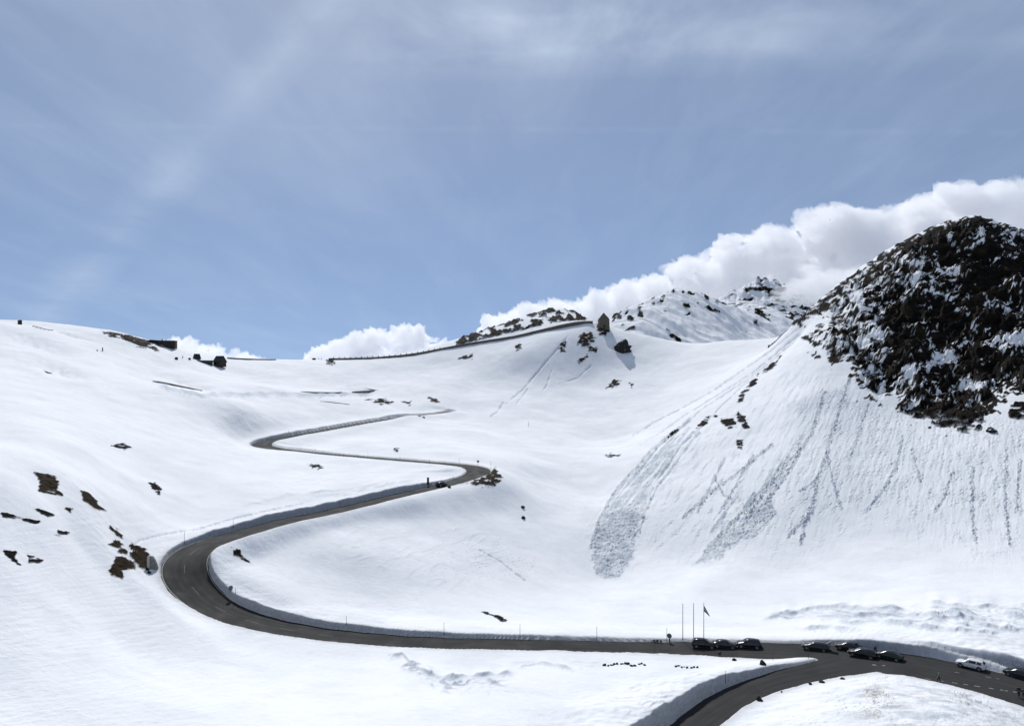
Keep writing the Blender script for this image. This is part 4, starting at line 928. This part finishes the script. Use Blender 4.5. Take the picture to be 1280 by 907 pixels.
# round signs
def round_sign(px, py, hpx, dpx, label, post_r, rz=0.):
    x, y, z = hit(px, py); m = y/F; t = thing('road_sign', label, 'sign', (x, y, z), look_rz(x, y)+rz)
    bm = BM(); cyl(bm, (0, 0, -.5), (0, 0, (hpx-dpx*.25)*m), post_r, post_r, 10); mobj('post', bm, DARKM, t)
    r = dpx*m/2; zc = (hpx-dpx/2)*m
    bm = BM(); cyl(bm, (0, -.06-post_r, zc), (0, -.02-post_r, zc), r, r, 28); mobj('disc', bm, SIGNB, t)
    bm = BM(); box(bm, 0, -.10-post_r, zc+r*.35, r*1.2, .04, .06); box(bm, 0, -.10-post_r, zc-r*.35, r*1.2, .04, .06); mobj('bracket', bm, DARKM, t)
round_sign(837, 803.2, 12, 6.2, 'round sign on a thick dark post beside the flagpoles', .11, R(-20))
round_sign(288, 740, 8, 6.4, 'round grey sign seen from behind on the snow wall of the wide bend', .05, R(30))
x, y, z = hit(597.5, 583); m_ = y/F
t = thing('road_sign', 'small square sign on a post at the middle hairpin', 'sign', (x, y, z), look_rz(x, y))
bm = BM(); cyl(bm, (0, 0, -.4), (0, 0, 7*m_), .05); mobj('post', bm, DARKM, t)
bm = BM(); box(bm, 0, -.09, 6.6*m_, 2.6*m_, .04, 2.6*m_, 0, .01); mobj('panel', bm, SIGNB, t)
x, y, z = hit(535, 606); m_ = y/F
t = thing('marker_pillar', 'tall dark pillar standing beside the road below the middle hairpin', 'pillar', (x, y, z), look_rz(x, y))
bm = BM(); box(bm, 0, 0, 4.3*m_, 2.7*m_, .5, 9.6*m_, 0, .04); mobj('slab', bm, DARKM, t)
bm = BM(); box(bm, 0, 0, .1, 3.4*m_, .8, .3, 0, .03); mobj('base', bm, CONC, t)
bm = BM(); box(bm, 0, 0, 9.25*m_, 3.0*m_, .6, .14, 0, .02); mobj('cap', bm, DARKM, t)
# low barrier
x, y, z = hit(820.5, 802.6); m_ = y/F
t = thing('road_barrier', 'low dark barrier with rounded boards on the snow edge left of the round sign', 'barrier', (x, y, z), look_rz(x, y))
bm = BM(); cyl(bm, (-6.5*m_, 0, 2.2*m_), (6.8*m_, 0, 2.6*m_), .05); mobj('rail', bm, DARKM, t)
for dx, rr in ((-2.6, 1.5), (1.2, 1.7), (5.2, 1.4)):
    bm = BM(); cyl(bm, (dx*m_, -.10, 2.4*m_), (dx*m_, -.06, 2.5*m_), rr*m_, rr*m_, 18); mobj('board', bm, simple('dark_red_board', (.05, .016, .016), .7), t)
for dx in (-1.2, 6.6):
    bm = BM(); cyl(bm, (dx*m_, 0, -.4), (dx*m_, 0, 2.5*m_), .045); mobj('leg', bm, DARKM, t)

# ------------------------------------------------------------------ stones
def snowy_rock_mat():
    m = ROCKM.copy(); m.name = 'snow_capped_rock'; nt = m.node_tree; b = nt.nodes['Principled BSDF']
    src = b.inputs['Base Color'].links[0].from_socket; g = N(nt, 'ShaderNodeNewGeometry'); sp = N(nt, 'ShaderNodeSeparateXYZ'); L(nt, g.outputs['True Normal'], sp.inputs[0])
    no = N(nt, 'ShaderNodeTexNoise', Scale=.7, Detail=6.); L(nt, g.outputs['Position'], no.inputs['Vector'])
    ad = N(nt, 'ShaderNodeMath', operation='ADD'); L(nt, sp.outputs[2], ad.inputs[0]); L(nt, no.outputs['Fac'], ad.inputs[1])
    L(nt, mixc(nt, ramp(nt, ad.outputs[0], [(.0, 0.), (1., 0.), (1.0, 1.)]) if False else ramp(nt, N_half(nt, ad.outputs[0]), [(.60, 0.), (.64, 1.)]), src, (.82, .83, .86)), b.inputs['Base Color']); return m
def N_half(nt, s):
    n = N(nt, 'ShaderNodeMath', operation='MULTIPLY'); n.inputs[1].default_value = .5; L(nt, s, n.inputs[0]); return n.outputs[0]
SNOWROCK = snowy_rock_mat()
def stone(px, py, wpx, hpx, label, seed, group=None, mat=ROCKM, on_road=None, sink=.3, depth=.8, fine=3):
    if on_road is not None: p, _ = road_at(px, py, on_road); x, y, z = p
    else: x, y, z = hit(px, py)
    m = y/F; w, h = wpx*m, hpx*m; bm = BM(); rg = random.Random(seed)
    bmesh.ops.create_icosphere(bm, subdivisions=fine, radius=.5)
    planes = [(Vector((rg.uniform(-1, 1), rg.uniform(-1, 1), rg.uniform(-.4, 1))).normalized(), rg.uniform(.24, .42)) for _ in range(9)]
    for v in bm.verts:
        for nrm, d in planes:
            e = v.co.dot(nrm)-d
            if e > 0: v.co -= nrm*e*.92
        v.co *= 1+.10*math.sin(v.co.x*9+seed)*math.sin(v.co.y*11+seed*2)+.06*math.sin(v.co.z*21+seed)
    if fine > 3:
        cs = np.array([v.co[:] for v in bm.verts]); dd = .13*fbm(cs[:, 0]*4+cs[:, 1]*2.5+seed, cs[:, 2]*5-cs[:, 1]*2, 4, seed)
        for v, q in zip(bm.verts, dd): v.co *= 1+float(q)
    for v in bm.verts: v.co = Vector((v.co.x*w*1.2, v.co.y*w*depth*1.1, (v.co.z+.5-sink)*h/(1-sink)*1.1))
    o = mobj('rock', bm, mat, None, False); o.location = (x, y, z); o.rotation_euler = (0, 0, look_rz(x, y)+rg.uniform(-.3, .3))
    return tag(o, label, 'rock', group)
stone(953.5, 830, 8, 5.2, 'dark boulder on the snow edge at the road, left of the yellowish pole', 3)
stone(918, 825, 5, 3, 'small black stone at the near road edge below the parked hatchback', 4)
stone(949.5, 875, 7.5, 5, 'dark grey stone lying on the snow bank below the side road', 5)
stone(1027.5, 852.5, 7.5, 3, 'flat dark stone on the snow mound near the side road junction, larger of two', 6)
stone(1012.5, 855, 4.5, 2.4, 'small dark stone just left of the flat dark stone on the mound', 7)
stone(977, 864.5, 2.6, 1.8, 'tiny dark stone on the snow rim halfway along the side road', 8)
stone(1053, 848.2, 5.5, 2.2, 'dark stone near the top edge of the snow mound, left of its summit', 9)
stone(1240, 877, 5, 5, 'dark stone at the near edge of the car park behind the mound', 10, on_road=0)
stone(217.5, 744, 3.4, 4, 'left one of two dark stones at the road edge in the wide bend', 11, on_road=0); stone(222, 745.5, 3.8, 4.2, 'right one of two dark stones at the road edge in the wide bend', 12, on_road=0)
stone(778, 439, 19, 14, 'big dark boulder with snow on top below the stone memorial', 13, sink=.25, fine=5, mat=SNOWROCK)
stone(1238.5, 540, 11, 7, 'lone dark boulder on the snow beneath the rocky hill', 14, fine=5, mat=SNOWROCK)
stone(562, 609.5, 4, 2.6, 'dark stone at the road edge just right of the distant car', 15)
stone(653, 634.5, 5, 2.6, 'upper dark rock of the small cluster below the hairpin', 16, fine=4); stone(654, 648, 4.5, 4, 'lower dark rock of the small cluster below the hairpin', 17, fine=4)
rg = random.Random(5)
for x0, x1, y0, n_s in ((753, 809, 829.5, 13), (842, 873, 832, 8)):
    for i in range(n_s):
        u = (i+.5)/n_s
        stone(x0+(x1-x0)*u+rg.uniform(-1, 1), y0+rg.uniform(-.5, 2.8), rg.uniform(2.5, 5.5), rg.uniform(1.2, 2.6), ('small dark stone in the longer row poking through snow below the road' if n_s == 13 else 'small dark stone in the shorter row poking through snow below the road'), 50+i+n_s, 'rows of small stones below the road')

# ------------------------------------------------------------------ walls along the roads
def wall_along(name, pts3, heights, thick, mat, label, cap=None, depth=.6):
    P = catmull([tuple(p)+(h,) for p, h in zip(pts3, heights)], 3.0)
    t = thing(name, label, 'wall', tuple(P[0, :3])); o0 = P[0, :3]
    T = np.gradient(P[:, :2], axis=0); T /= np.linalg.norm(T, axis=1)[:, None]; nr_ = np.stack([-T[:, 1], T[:, 0]], 1)
    def strip(nm, lo, hi, th, mt):
        bm = BM(); rows = []
        for i in range(len(P)):
            a = P[i, :3]-o0; jit = .10*noise(np.array([i*.7]), np.array([3.3]))[0] if nm == 'stonework' else 0
            z0 = a[2]+lo(P[i, 3]); z1 = a[2]+hi(P[i, 3])+jit
            rows.append([bm.verts.new((a[0]+nr_[i, 0]*s*th/2, a[1]+nr_[i, 1]*s*th/2, z)) for s, z in ((1, z0), (1, z1), (-1, z1), (-1, z0))])
        for a, b in zip(rows[:-1], rows[1:]):
            for k in range(4): bm.faces.new((a[k], a[(k+1) % 4], b[(k+1) % 4], b[k]))
        bm.faces.new(rows[0]); bm.faces.new(rows[-1][::-1]); mobj(nm, bm, mt, t)
    strip('stonework', lambda h: -depth, lambda h: h, thick, mat)
    if cap: strip('coping', lambda h: h+.13, lambda h: h+.32, thick+.25, cap)
    return t
def WR(px, row, Yd): return world(px, row, Yd)
def W3(px, Yd, dz=0.):
    x = (px-CX)/F*Yd; return (x, Yd, ground_z(x, Yd)+dz)
PROWS = [449.2,448.8,447.4,443.5,436.5,430,424,417.5,411,407.5,405.5]
PASS = [(412,640,.9),(446,634,1.0),(480,629,1.2),(520,621,1.4),(560,614,1.8),(600,609,2.2),(640,604,2.4),(670,601,2.6),(700,599,3.0),(722,598,3.4),(741,597.5,2.6)]
wall_along('retaining_wall', [WR(p, q, y-2) for (p, y, h), q in zip(PASS, PROWS)], [h for _, _, h in PASS], 1.2, STONEW, 'long stone retaining wall carrying the pass road up to the memorial', GSTONE, 3.0)
wall_along('retaining_wall', [W3(p, 612+(p-280)*.35) for p in (284, 300, 320, 345)], [1.0, 1.1, 1.0, .8], 1.0, GSTONE, 'low bluish grey wall on the skyline right of the gabled mountain hut', None, .6)
wall_along('retaining_wall', [hit(*q) for q in ((191,476.5),(205,479),(225,483.5),(252,488.5))], [.3, .7, .8, .5], .8, STONEW, 'low dark wall slanting across the left hillside below the huts')
wall_along('retaining_wall', [hit(*q) for q in ((376,489.5),(395,491),(412,491),(428,490.2))], [.2, .7, .5, .2], .8, STONEW, 'low dark wall of the buried upper road, left part')
wall_along('retaining_wall', [hit(*q) for q in ((440,490.4),(450,490.3),(460,490),(468,488.6))], [.5, .9, 1.0, .5], .8, STONEW, 'low dark wall under the cleared patch of the upper road')
wall_along('retaining_wall', [hit(*q) for q in ((400,501.5),(415,503),(437,505.5))], [.1, .35, .2], .5, STONEW, 'thin dark wall line on the snow beneath the upper road')
# guard stones along the pass wall
g0 = None; gl = 'small dark guard stone in the row along the pass road skyline'
for px in list(range(417, 556, 7)):
    yd = float(np.interp(px, [p for p, _, _ in PASS], [y for _, y, _ in PASS]))
    h = float(np.interp(px, [p for p, _, _ in PASS], [q for _, _, q in PASS]))
    x, y, z = WR(px, float(np.interp(px, [p for p, _, _ in PASS], PROWS)), yd-2.)
    if g0 is None:
        bm = BM(); box(bm, 0, 0, .7, .55, .5, 2.2, 0, .08); g0 = mobj('guard_stone', bm, DWOOD); o = g0
    else: o = g0.copy(); C.objects.link(o)
    o.location = (x, y, z+h-.55); tag(o, gl, 'guard stone', 'guard stones along the pass road')
# concrete wall end at the wide bend
x, y, z = hit(194, 712); t = thing('concrete_wall', 'concrete wall end against the brown earth bank at the wide bend', 'wall', (x, y, z), look_rz(x, y)+R(-18))
m_ = y/F
t.scale = (.82, .82, .82)
bm = BM(); prism(bm, [(-9*m_, -.8), (3*m_, -.8), (3.2*m_, .6), (-.5*m_, 14*m_), (-3.5*m_, 19.5*m_), (-6*m_, 21*m_), (-9*m_, 20*m_)], 0, .9); mobj('slab', bm, CONC, t)
bm = BM(); prism(bm, [(-11.5*m_, -.8), (-8.2*m_, -.8), (-8*m_, 21.5*m_), (-9.5*m_, 22.5*m_), (-11.4*m_, 20.5*m_)], -.25, 1.0); mobj('pilaster', bm, CONCL, t)

# ------------------------------------------------------------------ buildings
def tower():
    x, y, z = hit(754.5, 411.0); y += 4; x = (754.5-CX)/F*y; z = min(ground_z(x-3, y-2), ground_z(x+3, y-2), ground_z(x, y))
    m = y/F; w = 6.6*m; hw_ = 12.2*m; ht = 20.5*m; base = ZC+(HY-411.5)*m
    t = thing('stone_memorial', 'brown stone memorial tower with steep pointed roof on the ridge', 'tower', (x, y, base), look_rz(x, y)+R(9))
    bm = BM(); rings = [(-3, 1.03), (0, 1.0), (hw_, .96)]; V = [[bm.verts.new((sx*w*k, sy*w*.9*k, zz)) for sx, sy in ((-1, -1), (1, -1), (1, 1), (-1, 1))] for zz, k in rings]
    for a, b in zip(V[:-1], V[1:]):
        for i in range(4): bm.faces.new((a[i], a[(i+1) % 4], b[(i+1) % 4], b[i]))
    bm.faces.new(V[0][::-1]); bm.faces.new(V[-1]); mobj('wall', bm, STONEW, t)
    bm = BM(); e = [bm.verts.new((sx*w*1.0, sy*w*.95, hw_+.02)) for sx, sy in ((-1, -1), (1, -1), (1, 1), (-1, 1))]
    tp = [bm.verts.new((sx*w*.06, sy*w*.06, ht)) for sx, sy in ((-1, -1), (1, -1), (1, 1), (-1, 1))]
    for i in range(4): bm.faces.new((e[i], e[(i+1) % 4], tp[(i+1) % 4], tp[i]))
    bm.faces.new(tp); bm.faces.new(e[::-1]); mobj('roof', bm, STONEW, t)
    bm = BM(); box(bm, 0, -w*.9-.02, 2.0, 1.3, .12, 3.2, 0, .02); d = mobj('door', bm, DWOOD, t)
    bm = BM(); box(bm, 0, -w*.9-.05, 3.75, 1.8, .22, .3); mobj('lintel', bm, GSTONE, d)
tower()
def gable_house(parent, x, y, z, w, d, hwall, hroof, wallm, roofm, nwin=3, snow=0., over=.5, rz=0.):
    """ridge runs along local x"""
    def place(o): o.location = (x, y, z); o.rotation_euler = (0, 0, rz); return o
    bm = BM(); prism(bm, [(-d/2, -1.5), (d/2, -1.5), (d/2, hwall), (0, hwall+hroof-.06), (-d/2, hwall)], -w/2, w/2)
    bmesh.ops.rotate(bm, verts=bm.verts, matrix=Matrix.Rotation(R(90), 3, 'Z')); W = place(mobj('wall', bm, wallm, parent))
    bm = BM(); s = hroof/(d/2)
    for sg in (1, -1):
        q = [bm.verts.new(v) for v in ((-w/2-over, 0, hwall+hroof), (w/2+over, 0, hwall+hroof), (w/2+over, sg*(d/2+over), hwall-s*over), (-w/2-over, sg*(d/2+over), hwall-s*over))]
        bm.faces.new(q)
    r = bmesh.ops.extrude_face_region(bm, geom=list(bm.faces)); bmesh.ops.translate(bm, verts=[v for v in r['geom'] if isinstance(v, bmesh.types.BMVert)], vec=(0, 0, .28))
    RF = place(mobj('roof', bm, roofm, parent))
    for i in range(nwin):
        bm = BM(); bx = -w/2+w*(i+.5)/nwin; box(bm, bx, -d/2-.02, hwall*.55, w/nwin*.42, .1, min(1.1, hwall*.45)); wd = place(mobj('window', bm, GLASS, parent))
        bm = BM(); box(bm, bx, -d/2-.05, hwall*.55-min(1.1, hwall*.45)/2-.08, w/nwin*.5, .18, .09); mobj('sill', bm, WOOD, wd)
    return W, RF
# lodge
x, y, z = hit(206, 435); y += 8; m_ = y/F; x = (200-CX)/F*y; z = ZC+(HY-434.5)*m_
t = thing('mountain_lodge', 'long dark timber lodge with flat roofs on the left skyline', 'lodge', (x, y, z), look_rz(x, y)+R(-12))
bm = BM(); box(bm, 8.5*m_, 0, 3.6*m_, 20*m_, 9, 9.4*m_, 0, .05); mobj('wall', bm, DWOOD, t)
bm = BM(); box(bm, 8.5*m_, 0, 8.6*m_, 21.5*m_, 10.4, .5*m_, 0, .03); r1 = mobj('roof', bm, DARKM, t)
bm = BM(); box(bm, 7*m_, 1.2, 9.0*m_, 9*m_, 5, .35*m_, 0, .05); mobj('snow_patch', bm, SNOWM, r1)
bm = BM(); box(bm, 2.5*m_, 0, 9.8*m_, 1.1*m_, .8, 2.0*m_, 0, .02); mobj('chimney', bm, GSTONE, r1)
bm = BM(); prism(bm, [(-14*m_, 5*m_), (-1.6*m_, -1*m_), (-1.6*m_, 8.2*m_), (-9*m_, 8.8*m_), (-13.5*m_, 7.4*m_)], -3.5, 4); mobj('wing', bm, DWOOD, t)
bm = BM(); prism(bm, [(-14.6*m_, 7.5*m_), (-9*m_, 9.0*m_), (-1.7*m_, 8.4*m_), (-1.7*m_, 9.0*m_), (-9*m_, 9.6*m_), (-14.8*m_, 8.1*m_)], -4.2, 4.6); r2 = mobj('wing_roof', bm, DARKM, t)
bm = BM(); box(bm, -4.5*m_, 1, 9.25*m_, 4*m_, 4, .4*m_, 0, .05); mobj('snow_patch', bm, SNOWM, r2)
bm = BM(); box(bm, .5*m_, -7.5, .2*m_, 12*m_, 6, 5.0*m_, 0, .05); mobj('annex', bm, GSTONE, t)
for i in range(7):
    bm = BM(); box(bm, (0.6+i*2.6)*m_, -4.53, 5.0*m_, 1.3*m_, .1, 1.3*m_); w_ = mobj('window', bm, GLASS, t)
    bm = BM(); box(bm, (0.6+i*2.6)*m_, -4.58, 4.2*m_, 1.6*m_, .2, .15*m_); mobj('sill', bm, WOOD, w_)
bm = BM(); box(bm, 13*m_, -4.9, 3.4*m_, 9*m_, .9, .2*m_); mobj('balcony', bm, WOOD, t)
# gabled hut with a long low wing
x, y, z = hit(266, 457.5); y += 4; m_ = y/F; x = (264-CX)/F*y; z = ZC+(HY-456)*m_
t = thing('mountain_hut', 'dark gabled hut with a long low wing on the snow below the lodge', 'hut', (x, y, z), look_rz(x, y))
gable_house(t, 10*m_, 0, 0, 7.5, 9.5*m_, 4.5*m_, 6.5*m_, DWOOD, DARKM, 2, rz=R(-50))
bm = BM(); box(bm, -7*m_, -1.5, 2.2*m_, 18*m_, 4.5, 6.4*m_, 0, .05); mobj('wing', bm, DWOOD, t)
bm = BM(); box(bm, -7*m_, -1.5, 5.65*m_, 18.5*m_, 5.2, .4*m_, 0, .08); rf = mobj('wing_roof', bm, SNOWM, t)
for i in range(4):
    bm = BM(); box(bm, (-13+i*4)*m_, -3.78, 3.2*m_, 1.6*m_, .08, 1.5*m_); mobj('window', bm, GLASS, t)
x, y, z = hit(244, 449); m_ = y/F
t = thing('alpine_shed', 'small shed with a steep dark roof behind the gabled hut', 'shed', (x, y+3, z), look_rz(x, y))
gable_house(t, 0, 0, 0, 6*m_, 6.5*m_, 1.6*m_, 5.0*m_, DWOOD, DARKM, 1, over=.4, rz=R(28))
for px, py, wp, hp, nm, lab in [(220.5,448.5,3.2,2.6,'tool_shed','tiny dark shed on the snow, left of two below the lodge'),(237,448.8,2.4,2.0,'tool_shed','tiny dark shed on the snow, right of two below the lodge'),(24.8,404.8,4.0,5.0,'tool_shed','tiny dark hut alone on the far left skyline'),(392.5,448.6,3.6,2.0,'tool_shed','tiny dark hut at the left end of the pass skyline')]:
    x, y, z = hit(px, py+.6); m_ = y/F
    t = thing(nm, lab, 'shed', (x, y, z), look_rz(x, y)+R(15)); bm = BM(); box(bm, 0, 0, hp*m_*.4, wp*m_, wp*m_*.8, hp*m_*.9, 0, .03); mobj('wall', bm, DWOOD, t)
    bm = BM(); prism(bm, [(-wp*m_*.58, hp*m_*.84), (wp*m_*.58, hp*m_*.84), (wp*m_*.5, hp*m_*.95), (0, hp*m_*1.15), (-wp*m_*.5, hp*m_*.95)], -wp*m_*.5, wp*m_*.5); mobj('roof', bm, DARKM, t)
for px, py, hp, wp, lab in [(128.3,438.8,4.6,1.3,'thick dark post on the snow left of the lodge'),(121.5,438.6,1.8,1.2,'short dark post left of the thick dark post on the hillside'),(228.5,447.6,3,.9,'dark post standing between two tiny sheds'),(398.5,448.9,2.4,.6,'thin left post of a pair on the pass skyline'),(401.5,448.9,2.4,.6,'thin right post of a pair on the pass skyline'),
    (660.5,533,6,.4,'very thin marker stake alone on the bright snow beyond the hairpin'),(412,447.6,1.6,2.6,'dark low post with a board on the pass skyline')]:
    q = hit(px, py) or W3(px, 640)
    x, y, z = q; m_ = y/F; bm = BM(); cyl(bm, (0, 0, -.5), (0, 0, hp*m_), wp*m_/2, wp*m_*.42, 10); o = mobj('marker_post', bm, DWOOD); o.location = (x, y, z); tag(o, lab, 'post')
# rail along the left skyline
t = None
FE = [(41, 407.6), (46, 408.8), (51, 410.2), (56, 411.6), (61, 412.4), (66, 412.8)]
PTS = [hit(a, b+1.0) for a, b in FE]; t = thing('guard_rail', 'dark guard rail along the far left skyline', 'railing', PTS[0])
bm = BM(); p0 = Vector(PTS[0])
for a, b in zip(PTS[:-1], PTS[1:]): cyl(bm, Vector(a)-p0+Vector((0, 0, .75)), Vector(b)-p0+Vector((0, 0, .75)), .22)
mobj('rail', bm, DARKM, t)
for a in PTS:
    bm = BM(); q = Vector(a)-p0; cyl(bm, q+Vector((0, 0, -.5)), q+Vector((0, 0, .9)), .10); mobj('post', bm, DARKM, t)

# ------------------------------------------------------------------ painted road markings
def marks(name, quads, mat):
    bm = BM()
    for q in quads: bm.faces.new([bm.verts.new(p) for p in q])
    return structure(mobj(name, bm, mat))
def seg_quad(pa, pb, wd, lift=.010):
    a, _ = road_at(*pa); b, _ = road_at(*pb); d = (b-a).normalized(); n = Vector((-d.y, d.x, 0))*wd/2; u = Vector((0, 0, lift)); return [a-n+u, b-n+u, b+n+u, a+n+u]
marks('parking_marking', [seg_quad(a, b, w_) for a, b, w_ in [((1156,847.6),(1163,848.7),.14),((1175,850.3),(1180,851),.12),((1190,852.4),(1197,853.5),.16),((1204,854.6),(1210,855.4),.16),((1218,856.6),(1225,857.7),.2),((1236,859.4),(1242,860.3),.2),((1250,861.5),(1254,862.1),.2),((1256,862.5),(1260,863.1),.2),((1266,864),(1271,864.8),.2),
    ((1232,845.3),(1239,846.5),.12),((1193,839.4),(1199,840.4),.12),((1055,823.2),(1059,826),.2),((1060,827),(1064,829.8),.22),((1090,830.2),(1095,830.8),.3),((1103,831),(1106.5,831.4),.25),((1245,847.4),(1249,848.1),.1)]], WHITEP)
def lane(Rd, i0, i1, off, wd, on, gap, lift=.010):
    T = np.gradient(Rd[:, :2], axis=0); T /= np.linalg.norm(T, axis=1)[:, None]; nr_ = np.stack([-T[:, 1], T[:, 0]], 1); Q = []
    for i in range(i0, i1):
        if gap and (i-i0) % (on+gap) >= on: continue
        o0 = off(i); o1 = off(i+1)
        def p(k, o): return Vector((Rd[k, 0]+nr_[k, 0]*o, Rd[k, 1]+nr_[k, 1]*o, Rd[k, 2]+lift))
        Q.append([p(i, o0-wd/2), p(i+1, o1-wd/2), p(i+1, o1+wd/2), p(i, o0+wd/2)])
    return Q
R0 = ROADS[0]
def ridx(px, Yq): x, y, _ = world(px, HY, Yq); return int(((R0[:, 0]-x)**2+(R0[:, 1]-y)**2).argmin())
ia, ib, ic = ridx(420, 153), ridx(228, 165), ridx(300, 190)
marks('centre_line', lane(R0, ia, ic, lambda i: .1, .16, 3, 5), FADEP)
marks('edge_line', lane(R0, ib-16, ib+22, lambda i: R0[i, 3]-.22, .13, 1, 0)+lane(R0, ib-14, ib+12, lambda i: -R0[i, 4]+.25, .13, 1, 0), WHITEP)
# ------------------------------------------------------------------ camera, light, sky
cam = bpy.data.cameras.new('camera'); co = bpy.data.objects.new('camera', cam); C.objects.link(co)
co.location = (0, 0, ZC); co.rotation_euler = (R(90), 0, 0)
cam.sensor_width = 36; cam.lens = 36*F/1280; cam.clip_start = .5; cam.clip_end = 30000
cam.shift_y = (HY-453.5)/1280*1.0
SC.camera = co
VEIL = 7.6
SUN_EL, SUN_AZ = R(45.5), R(-10)      # azimuth from +Y towards +X
sl = bpy.data.lights.new('sun', 'SUN'); so = bpy.data.objects.new('sun', sl); C.objects.link(so)
d = Vector((math.sin(SUN_AZ)*math.cos(SUN_EL), math.cos(SUN_AZ)*math.cos(SUN_EL), math.sin(SUN_EL)))
so.rotation_euler = d.to_track_quat('Z', 'Y').to_euler(); so.location = d*100+Vector((0, 0, 200))
sl.energy = 3.45; sl.angle = R(.55); sl.color = (1, .982, .955)
w = bpy.data.worlds.new('World'); SC.world = w; w.use_nodes = True
nt = w.node_tree; bg = nt.nodes['Background']; bg.inputs[1].default_value = .10
sky = nt.nodes.new('ShaderNodeTexSky'); sky.sky_type = 'NISHITA'; sky.sun_disc = False
sky.sun_elevation = SUN_EL; sky.sun_rotation = SUN_AZ; sky.altitude = 2400; sky.air_density = 1.0; sky.dust_density = .6; sky.ozone_density = 1.5
tc = N(nt, 'ShaderNodeTexCoord'); sx = N(nt, 'ShaderNodeSeparateXYZ'); L(nt, tc.outputs['Generated'], sx.inputs[0])
def M(op, a, b=None, c=None):
    n = nt.nodes.new('ShaderNodeMath'); n.operation = op
    for i, v in enumerate((a, b, c)):
        if v is None: continue
        if hasattr(v, 'is_output'): L(nt, v, n.inputs[i])
        else: n.inputs[i].default_value = v
    return n.outputs[0]
# look the clear sky up a little above the true direction (thin mountain air: no milky horizon)
up = N(nt, 'ShaderNodeCombineXYZ'); L(nt, sx.outputs[0], up.inputs[0]); L(nt, sx.outputs[1], up.inputs[1])
L(nt, M('ADD', M('ABSOLUTE', sx.outputs[2]), .22), up.inputs[2]); L(nt, up.outputs[0], sky.inputs[0])
# high ice cloud, on a layer overhead
zz = M('ADD', M('MAXIMUM', sx.outputs[2], 0.), .12)
lay = N(nt, 'ShaderNodeCombineXYZ'); L(nt, M('DIVIDE', sx.outputs[0], zz), lay.inputs[0]); L(nt, M('DIVIDE', sx.outputs[1], zz), lay.inputs[1])
def veil(scale, rot, sc, det, lo, hi, off):
    mp = N(nt, 'ShaderNodeMapping'); mp.inputs['Rotation'].default_value = (0, 0, rot); mp.inputs['Scale'].default_value = sc; mp.inputs['Location'].default_value = off
    L(nt, lay.outputs[0], mp.inputs[0])
    n = N(nt, 'ShaderNodeTexNoise', Scale=scale, Detail=det, Roughness=.58, Distortion=.35); L(nt, mp.outputs[0], n.inputs['Vector'])
    return ramp(nt, n.outputs['Fac'], [(lo, 0.), (hi, 1.)])
v1 = veil(.55, .35, (1, .45, 1), 7., .40, .72, (3.1, .7, 0)); v2 = veil(1.6, -.25, (1.8, .5, 1), 8., .45, .75, (1.7, 4.2, 0))
def dirpx(px, py): return Vector(((px-CX)/F, 1, (HY-py)/F)).normalized()
def trail(p0, p1, width, soft):
    nrm = dirpx(*p0).cross(dirpx(*p1)).normalized()
    dp = N(nt, 'ShaderNodeVectorMath', operation='DOT_PRODUCT'); L(nt, tc.outputs['Generated'], dp.inputs[0]); dp.inputs[1].default_value = nrm
    return M('SMOOTHSTEP', M('ABSOLUTE', dp.outputs['Value']), width*soft, width*.1) if False else ramp(nt, M('DIVIDE', M('ABSOLUTE', dp.outputs['Value']), width), [(0., 1.), (1., 0.)])
elev = ramp(nt, sx.outputs[2], [(.03, .40), (.2, .44), (.44, .66)])
t1 = M('MULTIPLY', trail((405,10),(205,230), .034, 1), veil(1.1, .9, (1, 1, 1), 5., .35, .7, (0, 2, 0)))
t2 = M('MULTIPLY', trail((300,159),(900,164), .006, 1), veil(7., .2, (1, 1, 1), 4., .4, .6, (5, 1, 0)))
cov = M('ADD', M('MULTIPLY', v1, .30), M('MULTIPLY', v2, .24)); cov = M('MULTIPLY', M('ADD', cov, .30), elev)
cov = M('ADD', cov, M('ADD', M('MULTIPLY', t1, .30), M('MULTIPLY', t2, .045)))
t3 = M('MULTIPLY', trail((420,26),(940,18), .050, 1), veil(2.3, .05, (1, 1, 1), 8., .36, .66, (2, 7, 0)))
t4 = M('MULTIPLY', trail((470,70),(800,62), .035, 1), veil(1.9, .3, (1, 1, 1), 8., .42, .68, (4, 3, 0)))
inx = ramp(nt, sx.outputs[0], [(.02, 0.), (.12, 1.)]); inx = M('MULTIPLY', ramp(nt, M('ADD', M('MULTIPLY', sx.outputs[0], 1.), .5), [(.20, 0.), (.42, 1.), (.68, 1.), (.95, .25)]), 1.)
cov = M('ADD', cov, M('MULTIPLY', M('ADD', M('MULTIPLY', t3, .55), M('MULTIPLY', t4, .40)), inx))
cov = M('MINIMUM', cov, .9)
L(nt, mixc(nt, cov, sky.outputs[0], (VEIL*.86, VEIL*1.0, VEIL*1.2)), bg.inputs[0])
vs_ = SC.view_settings; vs_.view_transform = 'Standard'; vs_.look = 'None'; vs_.gamma = 1; vs_.exposure = 0; vs_.use_curve_mapping = False
SC.render.engine = 'CYCLES'
cy = SC.cycles; cy.max_bounces = 14; cy.diffuse_bounces = 4; cy.glossy_bounces = 3; cy.transmission_bounces = 4; cy.volume_bounces = 12; cy.transparent_max_bounces = 14
cy.use_adaptive_sampling = True; cy.adaptive_threshold = .015; cy.use_denoising = True; cy.denoiser = 'OPENIMAGEDENOISE'
